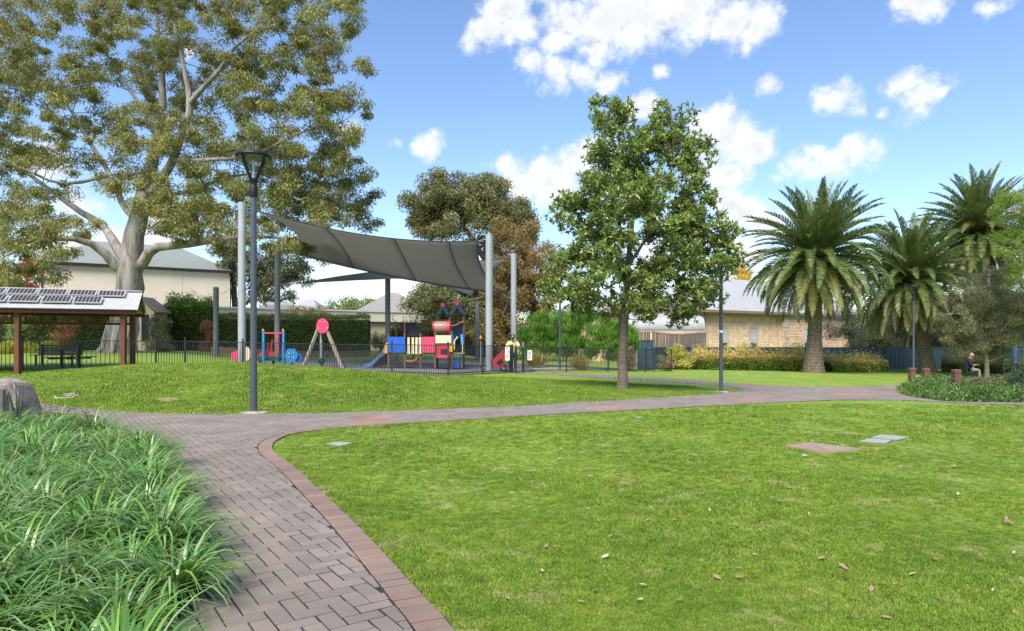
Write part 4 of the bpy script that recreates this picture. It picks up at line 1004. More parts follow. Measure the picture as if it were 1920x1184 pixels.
for k in range(6):
    px = 545 + k * 13
    shrub('ochre_shrub', 'upright ochre stemmed shrub showing above the clipped hedge', px, 50 + (k % 3) * .6, [(px,588,6,12),(px + 2,600,6,12)], 12, [(.36,.24,.05),(.28,.20,.05),(.20,.18,.05)], 100 + k, (.2,.4), 46, .22, .03, 'up', group='ochre shrubs above the hedge')
shrub('sail_side_shrub', 'grey green shrub at the end of the clipped hedge', 713, 46, [(713,642,14,16),(716,655,12,10)], 26, [(.075,.10,.045),(.10,.12,.055)], 107, (.25,.4), 120, .12, .03, 'up')
for k, (px, Y, top, lab) in enumerate([(1010,36.6,672,'yellowish grassy plant behind the sign on the fence'),(1085,37.2,676,'yellowish grassy plant at the foot of the feathery shrubs')]):
    shrub('dry_grass_clump', lab, px, Y, [(px,top+8,16,7)], 16, [(.28,.22,.06),(.2,.19,.05)], 110 + k, (.2,.34), 90, .3, .028, 'up')
hedge('tall_screen_hedge', 'tall dull green hedge beyond the blue fence behind the palms', [gY(1600,54), gY(1780,55), gY(1990,56)], 3.2, 1.6, [(.11,.13,.05),(.15,.16,.07)], [(.07,.085,.035),(.09,.105,.045)], 14000, 113, .18, .08, .4)
# dark planting behind the playground
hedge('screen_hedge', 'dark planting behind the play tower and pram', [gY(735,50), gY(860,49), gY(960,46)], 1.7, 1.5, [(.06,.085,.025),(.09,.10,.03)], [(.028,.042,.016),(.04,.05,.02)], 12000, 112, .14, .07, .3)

# ================================================================== date palms
def frond_mesh(name, el0, curl, length, seed, pal, nl=58, dead=False):
    """one feather leaf growing along +X: rachis plus two combs of leaflets"""
    r = np.random.default_rng(seed); n = 22
    s = np.linspace(0, 1, n); th = R(el0) - R(curl) * s ** 1.25
    dx, dz = np.cos(th), np.sin(th); seg = length / (n - 1)
    X = np.r_[0, np.cumsum(dx[:-1] * seg)]; Z = np.r_[0, np.cumsum(dz[:-1] * seg)]
    V, F, C = [], [], []
    rac = np.array(pal[0]) * 1.5 if not dead else np.array(pal[0])
    for i in range(n):
        w = .055 * (1 - s[i]) + .008
        for k in range(3):
            a = k * 2.094 + 1.57
            V.append((X[i] - math.sin(th[i]) * w * math.sin(a), w * math.cos(a), Z[i] + math.cos(th[i]) * w * math.sin(a))); C.append(rac)
    for i in range(n - 1):
        for k in range(3): F.append((i*3+k, i*3+(k+1) % 3, (i+1)*3+(k+1) % 3, (i+1)*3+k))
    for sd in (-1, 1):
        for j in range(nl):
            t = .10 + .90 * (j + r.uniform(-.3, .3)) / nl; t = min(max(t, .06), .995)
            x, z, a = np.interp(t, s, X), np.interp(t, s, Z), np.interp(t, s, th)
            ll = .52 * (math.sin(math.pi * min(1, t * .86 + .16)) ** .6) * r.uniform(.85, 1.12) * (length / 4)
            fwd = .62 + .35 * t; upv = .55 if not dead else -.2
            upv += r.normal(0, .12)
            tx, tz = math.cos(a), math.sin(a); ux, uz = -math.sin(a), math.cos(a)
            d = np.array([tx * fwd + ux * upv, sd * 1.0 * (.8 if not dead else .35), tz * fwd + uz * upv]); d /= np.linalg.norm(d)
            p = np.array([x, 0, z]); w = .052 * (length / 4)
            wd = np.array([tx, 0, tz]) * w; tip = p + d * ll + np.array([0, 0, -.10 * ll]); mid = p + d * ll * .55
            b = len(V); V += [p - wd * .5, p + wd * .5, mid + wd * .6, tip, mid - wd * .6]; F += [(b, b+1, b+2, b+4), (b+4, b+2, b+3)]
            c = np.array(pal[r.integers(len(pal))]) * r.uniform(.8, 1.2); C += [c * 1.3, c * 1.3, c, c * 1.1, c]
    me = bpy.data.meshes.new(name); me.from_pydata([tuple(map(float, p)) for p in V], [], F)
    at = me.color_attributes.new('col', 'FLOAT_COLOR', 'POINT'); at.data.foreach_set('color', np.c_[np.array(C), np.ones(len(C))].astype(np.float32).ravel())
    me.materials.append(M['frond']); return me
PG = [(.085,.125,.034),(.115,.155,.043),(.062,.095,.028),(.155,.18,.052)]
PY = [(.22,.22,.06),(.16,.19,.06),(.27,.25,.08)]
PD = [(.22,.145,.085),(.17,.11,.065),(.28,.19,.12)]
FR = {}
for el, cu in ((84,26),(70,34),(55,44),(38,56),(20,68),(2,72),(-18,64),(-38,46)):
    FR[el] = [frond_mesh('frond', el + d, cu + d * 2, 4.0, 300 + el + k, PG if el > -10 else (PG if k else PY)) for k, d in enumerate((0, 5))]
FRD = [frond_mesh('dead_frond', -58, 30, 3.2, 390, PD, 34, True), frond_mesh('dead_frond', -70, 18, 2.7, 391, PD, 34, True)]

def palm(label, base, crown, r_base, r_top, scale, seed, fruit=False, rows=26):
    r = random.Random(seed); t = thing('date_palm', label, 'palm tree', base, 'date palms by the blue fence')
    base, crown = Vector(base), Vector(crown); H = (crown - base).length; ax = (crown - base) / H
    n = 18; pts, rad = [], []
    for i in range(n):
        s = i / (n - 1); p = base.lerp(crown, s) + Vector((.12 * math.sin(s * 3), 0, 0)) * (1 - s) * s
        pts.append(p + Vector((0, 0, -.1 if i == 0 else 0))); rad.append(r_top + (r_base - r_top) * (1 - s) ** 5 + (.16 if s > .9 else 0) * scale)
    mb = MB(); mb.tube(pts, rad, 18); tk = mb.build('trunk', M['palm_trunk'], t, True)
    mb = MB()                                                   # diamond leaf scars
    m = int(H / .17)
    for i in range(m):
        s = (i + .5) / m; p = base.lerp(crown, s) + Vector((.12 * math.sin(s * 3), 0, 0)) * (1 - s) * s; rr = r_top + (r_base - r_top) * (1 - s) ** 5
        k = max(8, int(rr * 2 * math.pi / .24))
        for j in range(k):
            a = 2 * math.pi * (j + .5 * (i % 2)) / k + r.uniform(-.08, .08); c, s_ = math.cos(a), math.sin(a); nv = Vector((c, s_, 0)); tv = Vector((-s_, c, 0))
            q = p + nv * (rr - .015); w, h = rr * math.pi / k * .85, .085 * r.uniform(.8, 1.2); out = nv * r.uniform(.03, .075)
            mb.add([q - tv*w, q + Vector((0,0,-h)), q + tv*w, q + Vector((0,0,h)) + out * 1.1, q + out * .9 - Vector((0,0,h*.2))], [(0,1,4),(1,2,4),(2,3,4),(3,0,4)])
    mb.build('leaf_scars', M['boot'], tk)['kind'] = 'stuff'
    ga = 2.39996; k = 0
    plan = [(84,9),(70,13),(55,17),(38,20),(20,20),(2,24),(-18,28),(-38,26)]
    for el, cnt in plan:
        for j in range(cnt):
            k += 1; me = FR[el][r.randrange(2)]
            o = bpy.data.objects.new('frond', me); COL.objects.link(o); o.parent = t
            a = 2 * math.pi * (j + r.uniform(-.25, .25)) / cnt + el * .37
            o.location = crown - base + Vector((math.cos(a) * .2, math.sin(a) * .2, .25 * math.sin(R(el)) + r.uniform(-.1, .1)))
            o.rotation_euler = (r.uniform(-.25, .25), r.uniform(-.10, .10), a); s = scale * r.uniform(.88, 1.06) * (.92 if el < -10 else 1); o.scale = (s, s, s)
    for j in range(16):
        o = bpy.data.objects.new('dead_frond', FRD[r.randrange(2)]); COL.objects.link(o); o.parent = t
        a = 2 * math.pi * (j + r.uniform(-.3, .3)) / 16; o.location = crown - base + Vector((math.cos(a) * .3, math.sin(a) * .3, -.35))
        o.rotation_euler = (r.uniform(-.2, .2), r.uniform(-.15, .1), a); s = scale * r.uniform(.75, 1.0); o.scale = (s, s, s)
        o['label'] = 'dry brown hanging frond'
    if fruit:
        for j in range(9):
            a = j * .9 + 3.6; mb = MB(); d = Vector((math.cos(a), math.sin(a), 0)); c0 = crown + Vector((0,0,.3))
            for q in range(16):
                e = Vector((r.gauss(0,.14), r.gauss(0,.14), r.gauss(0,.2)))
                mb.tube([c0 + d * .3, c0 + d * 1.0 + Vector((0,0,.55)) + e * .4, c0 + d * 1.45 + e + Vector((0,0,.25))], [.018,.014,.03], 4)
            mb.build('fruit_stalk', M['fruit'], t)
    return t
palm('thick trunked date palm with drooping skirt of fronds beside the pink tipped hedge', gY(1525, 38.5), P(1530, 490, 38.5), .60, .345, 1.12, 1)
palm('leaning date palm behind the park lamp with brown hanging fronds', gY(1742, 41.5), P(1706, 530, 41.5), .52, .33, 1.08, 2)
palm('tallest date palm with orange fruit stalks rising above the twiggy bush', gY(1845, 45), P(1838, 445, 45), .5, .33, 1.12, 3, True)

# ================================================================== strap-leaf bed
def clump_mesh(name, seed, n, ln, wd):
    r = np.random.default_rng(seed); V, F, C = [], [], []
    pal = np.array([(.085,.215,.035),(.13,.275,.055),(.19,.33,.10),(.068,.175,.028),(.25,.36,.15),(.16,.31,.04)])
    for _ in range(n):
        a = r.uniform(0, 2*math.pi); rr = .10 * math.sqrt(r.uniform()); b0 = np.array([rr*math.cos(a), rr*math.sin(a), 0])
        a2 = a + r.normal(0, .3); d = np.array([math.cos(a2), math.sin(a2), 0]); sd = np.array([-d[1], d[0], 0])
        L = ln * r.uniform(.6, 1.15); el = R(r.uniform(58, 90)); curl = R(r.uniform(85, 170)); w0 = wd * r.uniform(.7, 1.2); m = 6
        p = b0.copy(); base = len(V); c = pal[r.integers(len(pal))] * r.uniform(.8, 1.2); tw = r.normal(0, .25); tipc = np.array([.30,.22,.09]) if r.uniform() < .10 else c
        if r.uniform() < .012: c = np.array([.34,.27,.12]); tipc = c
        for i in range(m + 1):
            s = i / m; w = w0 * (1 - s ** 3) * (.7 + .6 * min(1, s * 4)) * .5 + .0006
            e = el - curl * s ** 1.25; side = sd * math.cos(tw * s) + np.array([0, 0, 1]) * math.sin(tw * s)
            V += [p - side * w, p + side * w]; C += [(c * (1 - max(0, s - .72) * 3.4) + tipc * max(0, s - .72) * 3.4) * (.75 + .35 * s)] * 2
            p = p + (d * math.cos(e) + np.array([0, 0, math.sin(e)])) * (L / m)
        for i in range(m): q = base + 2*i; F.append((q, q+1, q+3, q+2))
    me = bpy.data.meshes.new(name); me.from_pydata([tuple(map(float, p)) for p in V], [], F); me.polygons.foreach_set('use_smooth', [True] * len(F))
    at = me.color_attributes.new('col', 'FLOAT_COLOR', 'POINT'); at.data.foreach_set('color', np.c_[np.array(C), np.ones(len(C))].astype(np.float32).ravel())
    me.materials.append(M['blade']); return me
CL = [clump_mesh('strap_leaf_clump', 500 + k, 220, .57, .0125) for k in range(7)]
r = np.random.default_rng(77); spots = []
for _ in range(9000):
    y = r.uniform(1.6, 12.4); x = -r.uniform(.8, 12)
    if x < -.9 * y - .6: continue
    spots.append((x, y))
spots = np.array(spots); spots = spots[inside(spots, bed_poly)]
dE, qE, _ = near_edge(spots, bed_w); spots = spots[dE > .04]
acc = []
for p in spots:
    if p[1] > (9.5 if p[0] > -6.6 else 10.2): continue
    if all((p[0]-q[0])**2 + (p[1]-q[1])**2 > (.30 if q[1] < 6 else .36) ** 2 for q in acc): acc.append(p)
acc.sort(key=lambda p: p[0]**2 + p[1]**2)
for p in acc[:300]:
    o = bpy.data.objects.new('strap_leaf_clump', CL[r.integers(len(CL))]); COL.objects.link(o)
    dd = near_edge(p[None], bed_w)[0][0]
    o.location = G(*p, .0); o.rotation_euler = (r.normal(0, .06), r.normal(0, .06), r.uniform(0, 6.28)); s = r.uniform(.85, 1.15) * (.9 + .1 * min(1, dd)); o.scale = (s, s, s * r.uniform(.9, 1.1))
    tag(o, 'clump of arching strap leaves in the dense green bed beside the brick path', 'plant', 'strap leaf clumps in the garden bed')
# dark spiky clump before the boulder
mb = MB(); r2 = random.Random(4); b0 = gp(58, 790); b0 = G(-8.25, 11.3)
for k in range(16):
    a = r2.uniform(0, 6.28); e = r2.uniform(.02, .35); h = r2.uniform(.35, .75); q = b0 + Vector((r2.uniform(-.08,.08), r2.uniform(-.08,.08), 0)); d = Vector((math.cos(a)*e, math.sin(a)*e, 1)).normalized(); s = d.cross(Vector((0,1,0))).normalized() * .014
    mb.add([q - s, q + s, q + d*h*.6 + s, q + d*h, q + d*h*.6 - s], [(0,1,2,4),(4,2,3)])
M['spike'] = mk('dark_spike_leaf', (.02,.045,.015), (.03,.06,.02), 4, .5)
tag(mb.build('spiky_plant', M['spike'], None, loc=b0), 'small dark upright spiky plant in front of the boulder', 'plant')

# ground cover at the right of the path
r = np.random.default_rng(15); pts = []
bx0, by0 = rbed.min(0); bx1, by1 = rbed.max(0)
c = np.c_[r.uniform(bx0, bx1, 60000), r.uniform(by0, by1, 60000)]; c = c[inside(c, rbed)][:15000]
dE = near_edge(c, np.vstack([rbed, rbed[:1]]))[0]
hh = np.clip(dE / .5, 0.05, 1) * (.20 + .10 * np.sin(c[:, 0] * 1.9) * np.sin(c[:, 1] * 1.4) + .06 * np.sin(c[:, 0] * 5 + c[:, 1] * 4)) * r.uniform(.5, 1.15, len(c))
z = np.concatenate([T(c[i:i+8000, 0], c[i:i+8000, 1]) for i in range(0, len(c), 8000)]) + hh
c3 = np.repeat(np.c_[c, z], 3, axis=0) + r.normal(0, .05, (len(c) * 3, 3))
v, cc_ = leaf_quads(r, c3, r.normal(0, .7, (len(c3), 3)) + np.array([0, 0, .7]), .13, .045, [(.06,.12,.025),(.09,.16,.035),(.045,.09,.02),(.12,.18,.05)], np.ones(len(c3)))
gc = np_mesh('groundcover', v, quads_n(len(v) // 4), M['leaf'], None, cc_); tag(gc, 'low trailing green groundcover round the timber bollards', 'ground cover', kind='stuff')
shrub('brown_trailing_shrub', 'low brownish twiggy shrub in front of the seated man', 1850, 26, [(1850,718,35,6),(1885,714,25,6)], 26, [(.14,.10,.06),(.10,.085,.05),(.16,.13,.07)], 120, (.15,.28), 60, .1, .03, 'rand', 'grey_bark')
shrub('dark_edge_shrub', 'dark green shrub at the foot of the blue metal gate', 1905, 22, [(1912,700,22,24),(1920,735,30,16)], 40, [(.05,.075,.03),(.075,.10,.04)], 121, (.16,.28), 120, .08, .03)

# fallen leaves
r = np.random.default_rng(19); lm = []
for k in range(5):
    w, l_ = (.014, .05) if k < 3 else (.022, .06); cu = .012
    me = bpy.data.meshes.new('fallen_leaf'); me.from_pydata([(-l_,0,.004),(-l_*.3,w,.004+cu),(l_*.4,w*.8,.004+cu),(l_,0,.012),(l_*.4,-w*.8,.006),(-l_*.3,-w,.004),(0,0,.001)], [], [(0,6,1),(1,6,2),(2,6,3),(3,6,4),(4,6,5),(5,6,0)])
    me.materials.append(M[('dry_leaf','dry_leaf2','dry_leaf','dry_leaf2','dry_leaf')[k]]); lm.append(me)
lawn_leaves = [(1040,1032),(968,995),(863,1090),(905,1098),(1135,1052),(1205,1106),(1352,1034),(1398,1034),(1582,943),(1640,956),(1750,975),(1890,988),(1862,1116),(1870,850),(1780,930),(1668,1028),(1622,1076),(1540,1055),(1240,920),(1290,922),(1265,888),(1050,865),(1145,880),(960,930),(900,912),(880,915),(640,893),(975,905),(1350,945),(1596,903),(1690,880),(1796,932),(1820,1000),(1870,1010),(1480,920),(1200,860),(815,1000),(765,975),(700,880),(740,855)]
def leaf_at(px, py, dz, lab, grp, k=None):
    q = gp(px, py); o = bpy.data.objects.new('fallen_leaf', lm[r.integers(5) if k is None else k]); COL.objects.link(o)
    o.location = G(q[0], q[1], dz); o.rotation_euler = (r.normal(0, .3), r.normal(0, .25), r.uniform(0, 6.28)); s = r.uniform(.35, .75) * (1.2 if q[1] > 6 else .85); o.scale = (s, s, s)
    tag(o, lab, 'leaf', grp)
for q in lawn_leaves: leaf_at(q[0], q[1], .026, 'dry fallen leaf lying on the front lawn', 'fallen leaves on the front lawn')
for _ in range(75): leaf_at(r.uniform(900, 1910), r.uniform(800, 1170), .026, 'dry fallen leaf lying on the front lawn', 'fallen leaves on the front lawn')
for q in [(605,1040),(628,1042),(440,850),(565,1125),(690,905)]: leaf_at(q[0], q[1], TOP + .003, 'dry fallen leaf lying on the brick path', 'fallen leaves on the path', 0)
leaf_at(432, 1178, TOP + .003, 'curled reddish leaf on the path beside the strap leaves', None, 0)

# ================================================================== buildings
def V3(xy, z): return Vector((xy[0], xy[1], z))
def frame(a, b):
    a, b = Vector(a[:2]), Vector(b[:2]); u = (b - a).normalized(); n = Vector((-u.y, u.x))
    if n.y < 0: n = -n
    return a, u, n, (b - a).length
def fbox(mb, a, u, n, s0, s1, d0, d1, z0, z1):
    """box in a wall's own frame: s along the wall, d back from its face"""
    c = [a + u*s + n*d for s, d in ((s0,d0),(s1,d0),(s1,d1),(s0,d1))]
    return mb.add([V3(p, z0) for p in c] + [V3(p, z1) for p in c], [(0,3,2,1),(4,5,6,7),(0,1,5,4),(1,2,6,5),(2,3,7,6),(3,0,4,7)])
def hip_roof(a, u, n, s0, s1, d0, d1, z0, z1, inset, gut=.12):
    mid = (d0 + d1) / 2; mb = MB(); q = lambda s, d, z: V3(a + u*s + n*d, z)
    b = [q(s0,d0,z0), q(s1,d0,z0), q(s1,d1,z0), q(s0,d1,z0), q(s0,d0,z0-gut), q(s1,d0,z0-gut), q(s1,d1,z0-gut), q(s0,d1,z0-gut), q(s0+inset,mid,z1), q(s1-inset,mid,z1)]
    mb.add(b, [(0,1,9,8),(1,2,9),(2,3,8,9),(3,0,8),(4,7,6,5),(0,4,5,1),(1,5,6,2),(2,6,7,3),(3,7,4,0)]); return mb
def window(a, u, n, s0, s1, z0, z1, parent, frame_m='stone_trim', glass='blind', mull=True):
    w = MB(); fbox(w, a, u, n, s0-.16, s1+.16, -.05, .02, z1, z1+.2); fbox(w, a, u, n, s0-.16, s0, -.05, .02, z0, z1); fbox(w, a, u, n, s1, s1+.16, -.05, .02, z0, z1); fbox(w, a, u, n, s0-.2, s1+.2, -.09, .02, z0-.12, z0)
    wo_ = w.build('window', M[frame_m], parent)
    g = MB(); fbox(g, a, u, n, s0+.002, s1-.002, -.022, .03, z0+(z1-z0)*.3, z1-.002); g.build('blind', M[glass], wo_)
    g = MB(); fbox(g, a, u, n, s0+.002, s1-.002, -.02, .03, z0+.002, z0+(z1-z0)*.3-.003); g.build('pane', M['glass'], wo_)
    if mull:
        g = MB(); fbox(g, a, u, n, s0, s1, -.04, -.024, z0+(z1-z0)*.5-.02, z0+(z1-z0)*.5+.03); g.build('sash_bar', M['white_wall'], wo_)

# cream hall
a, u, n, L = frame((-34.4, 50), (-23.6, 57)); g0 = Tz(-29, 53)
hall = thing('cream_hall', 'tall plain cream rendered building with green grey hip roof behind the gum', 'building', V3(a, g0))
for s0, s1 in ((0, 1.55), (1.57, 9.3), (9.32, L)):
    mb = MB(); fbox(mb, a, u, n, s0, s1, 0, 9, g0 - .5, 7.1); mb.build('wall_panel', M['cream_wall'], hall)
rf = hip_roof(a, u, n, -.25, L+.25, -.25, 9.25, 7.28, 9.6, 3.6, .02).build('roof', M['roof_green'], hall)
mb = MB(); fbox(mb, a, u, n, -.32, L+.32, -.34, -.24, 7.1, 7.3); fbox(mb, a, u, n, L+.24, L+.34, -.24, 9.2, 7.1, 7.3); fbox(mb, a, u, n, -.34, -.24, -.24, 9.2, 7.1, 7.3); mb.build('gutter', M['dark_trim'], rf)
mb = MB(); mb.tube([V3(a - u*.03 - n*.06, 7.1), V3(a - u*.03 - n*.06, g0)], .05, 8); mb.tube([V3(a + u*(L+.07) - n*.06, 7.1), V3(a + u*(L+.07) - n*.06, g0)], .06, 8); mb.build('downpipe', M['dark_trim'], hall)
# low cream wing in front
a2 = Vector((P(235,0,45.5).x, 45.5)); u2, n2 = u, n
L2 = 21.0
low = thing('low_cream_building', 'long low flat roofed cream building with white capping above the hedge', 'building', V3(a2, g0))
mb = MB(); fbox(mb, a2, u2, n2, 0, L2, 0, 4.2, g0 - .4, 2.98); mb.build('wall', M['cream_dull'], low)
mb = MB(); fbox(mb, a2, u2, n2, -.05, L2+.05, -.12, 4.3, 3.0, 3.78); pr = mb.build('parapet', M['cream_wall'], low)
mb = MB(); fbox(mb, a2, u2, n2, -.1, L2+.1, -.2, 4.4, 3.782, 3.9); mb.build('capping', M['white_wall'], pr)
mb = MB(); fbox(mb, a2, u2, n2, 0, L2, -.2, -.1, 2.9, 3.0); mb.build('gutter', M['dark_trim'], low)
c0 = P(499, 570, 52.3); c1 = P(549, 571, 53.2); c0.z = c1.z = 4.18
tank = thing('roof_water_tank', 'pale cylindrical water tank lying on the low flat roof', 'water tank', (c0.x, c0.y, 3.9))
mb = MB(); mb.tube([c0, c1], .27, 18); mb.build('tank', M['alu'], tank, True)
for q in (c0, c1):
    mb = MB(); d = (c1 - c0).normalized(); e = .06 if q is c1 else -.06; mb.tube([q - d*(.03-e*.2), q + d * e], .285, 18); mb.build('end_cap', M['grey_post'], tank, True)
for f in (.15, .85):
    mb = MB(); q = c0.lerp(c1, f); mb.box(q.x-.12, q.x+.12, q.y-.2, q.y+.2, 3.9, 4.0); mb.build('cradle', M['grey_post'], tank)
# small gabled store beside the gum
st = thing('gabled_store', 'small gabled cream outbuilding right of the gum trunk', 'building', G(-22.6, 43.5))
A = P(225, 585, 43.5); B = P(297, 585, 43.5); ap = P(261, 556, 43.5); zb = Tz(-22.6, 43.5)
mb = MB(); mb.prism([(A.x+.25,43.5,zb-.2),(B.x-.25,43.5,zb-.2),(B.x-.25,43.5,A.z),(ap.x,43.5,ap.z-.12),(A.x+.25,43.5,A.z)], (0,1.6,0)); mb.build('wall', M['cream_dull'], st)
mb = MB(); mb.prism([(A.x-.1,43.3,A.z-.1),(ap.x,43.3,ap.z-.1),(B.x+.1,43.3,B.z-.1),(B.x+.1,43.3,B.z),(ap.x,43.3,ap.z),(A.x-.1,43.3,A.z)], (0,1.9,0)); mb.build('roof', M['brown_trim'], st)
mb = MB(); mb.pbox(265, 590, 279, 640, 43.47, .04); mb.build('door', M['dark_void'], st)

def hip_house(name, label, pxl, pxr, Y, dep, eave_y, ridge_y, inset, wall, roof, seed=0):
    xl, xr = P(pxl, 0, Y).x, P(pxr, 0, Y).x; a = Vector((xl, Y)); u = Vector((1, 0)); n = Vector((0, 1)); L = xr - xl
    ez = CAM_H + (HY - eave_y) * Y / FPX; rz = CAM_H + (HY - ridge_y) * (Y + dep / 2) / FPX; g = Tz((xl + xr) / 2, Y)
    t = thing(name, label, 'house', ((xl + xr) / 2, Y, g))
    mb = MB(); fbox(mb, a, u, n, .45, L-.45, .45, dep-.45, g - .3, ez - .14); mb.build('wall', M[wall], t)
    hip_roof(a, u, n, 0, L, 0, dep, ez, rz, inset, .14).build('roof', M[roof], t)
    return t, a, u, n, L, ez
t, a, u, n, L, ez = hip_house('hipped_pavilion', 'grey hip roofed pavilion with cream fascia right of the clipped hedge', 640, 806, 57, 7.4, 598, 549, 3.3, 'cream_dull', 'roof_slate')
mb = MB(); fbox(mb, a, u, n, -.03, L+.03, -.06, -.004, ez-.36, ez-.02); mb.build('fascia', M['stone_trim'], t)
for px0, px1 in ((696, 722), (740, 758), (770, 795)):
    mb = MB(); mb.pbox(px0, 604, px1, 632, 57.4, .05); mb.build('opening', M['dark_void'], t)  # solid slab on the wall; interior shade put into its colour
t = thing('white_modern_house', 'white flat roofed modern house with dark upper window behind the pavilion', 'house', (P(730,0,80).x, 80, .2))
mb = MB(); mb.pbox(688, 562, 776, 640, 80, 9); mb.build('wall', M['white_wall'], t)
mb = MB(); mb.pbox(684, 546, 780, 561.5, 79.5, 10); mb.build('roof_parapet', M['white_wall'], t)
for k, (x0, x1) in enumerate(((733, 752), (753.5, 773))):
    mb = MB(); mb.pbox(x0, 563, x1, 583, 79.94, .05); mb.build('window', M['glass'], t)
hip_house('distant_roof_house', 'distant house with pale hipped roof beyond the low flat roof', 538, 594, 95, 8, 580, 561, 1.6, 'white_wall', 'roof_grey')

# stone house on the right
a, u, n, L = frame((13.67, 50), (31.5, 61.1)); g0 = Tz(20, 54)
house = thing('sandstone_house', 'sandstone block house with grey iron roof behind the blue fence', 'house', V3(a, g0))
mb = MB(); fbox(mb, a, u, n, 0, 9.3, 0, 9, g0 - .4, 3.3); mb.build('wall', M['sandstone'], house)
mb = MB(); fbox(mb, a, u, n, 0, 9.3, -.03, 9, 3.303, 3.58); fbox(mb, a, u, n, -.02, .5, -.045, .3, g0 - .4, 3.3); mb.build('stone_band', M['stone_trim'], house)
mb = MB(); fbox(mb, a, u, n, 9.3, L, -.35, 9, g0 - .4, 3.2); mb.build('side_wing_wall', M['red_brick'], house)
mb = MB(); fbox(mb, a, u, n, 9.3, L, -.38, 9, 3.203, 3.58)
for k in range(9): fbox(mb, a, u, n, 9.28, 9.28 + (.55 if k % 2 else .38), -.40, -.2, g0 + k * .42, g0 + k * .42 + .38)
mb.build('quoin', M['stone_trim'], house)
rf = hip_roof(a, u, n, -.45, L+.4, -.55, 9.5, 3.72, 6.75, 4.4, .02).build('roof', M['roof_grey'], house)
mb = MB(); fbox(mb, a, u, n, -.5, L+.45, -.68, -.54, 3.54, 3.74); fbox(mb, a, u, n, -.6, -.46, -.54, 9.5, 3.54, 3.74); mb.build('gutter', M['brown_trim'], rf)
for s in (.75, 8.9):
    mb = MB(); mb.tube([V3(a + u*(s+.18) - n*.58, 3.6), V3(a + u*(s+.1) - n*.3, 3.35), V3(a + u*s - n*.1, 3.1), V3(a + u*s - n*.1, g0)], .055, 8); mb.build('downpipe', M['stone_trim'], house, True)
def s_at(px):
    k = (px - CX) / FPX; return (a.x - k * a.y) / (k * u.y - u.x)
for px in (1357, 1412.5): s = s_at(px); window(a, u, n, s - .36, s + .36, .85, 2.42, house)
s = s_at(1506); window(a - n * .35, u, n, s - .36, s + .36, .85, 2.42, house)
# lower wing and bullnose verandah to its left
t, wa, wu, wn_, WL, ez = hip_house('low_stone_wing', 'low stone wing with grey roof half hidden by the broad leafed tree', 1042, 1312, 51.5, 7.5, 584, 546, 3.0, 'sandstone', 'roof_grey')
mb = MB(); fbox(mb, wa, wu, wn_, -.05, WL+.05, -.08, -.004, ez-.24, ez-.01); mb.build('gutter', M['brown_trim'], t)
ver = thing('bullnose_verandah', 'curved grey iron verandah roof on posts behind the brush fence', 'verandah', G(10.2, 47))
y0 = 46.2; xl, xr = P(1176, 0, y0).x, P(1322, 0, y0).x; ze, zt = CAM_H + (HY - 619) * y0 / FPX, CAM_H + (HY - 598) * y0 / FPX + .15
prof = [(0, 0), (.02, .22), (.1, .42), (.28, .58), (.55, .68), (1.4, .78), (3.2, .95)]
mb = MB(); m = len(prof); vs_ = []
for x in (xl, xr):
    for d, h in prof: vs_.append((x, y0 + d, ze + h * (zt - ze) / .7))
for x in (xl, xr):
    for d, h in prof: vs_.append((x, y0 + d + .02, ze + h * (zt - ze) / .7 - .03))
mb.add(vs_, [(i, i+1, m+i+1, m+i) for i in range(m-1)] + [(2*m+i, 3*m+i, 3*m+i+1, 2*m+i+1) for i in range(m-1)] + [(i, 2*m+i, 2*m+i+1, i+1) for i in range(m-1)] + [(m+i, m+i+1, 3*m+i+1, 3*m+i) for i in range(m-1)] + [(0, m, 3*m, 2*m)])
mb.build('roof', M['roof_grey'], ver, True)
mb = MB(); mb.box(xl, xr, y0+.04, y0+.14, ze-.2, ze-.035); mb.build('beam', M['stone_trim'], ver)
for px in (1200, 1278, 1316):
    x = P(px, 0, y0).x; mb = MB(); mb.box(x-.07, x+.07, y0+.03, y0+.15, Tz(x, y0)-.1, ze-.205); mb.build('post', M['white_wall'], ver)

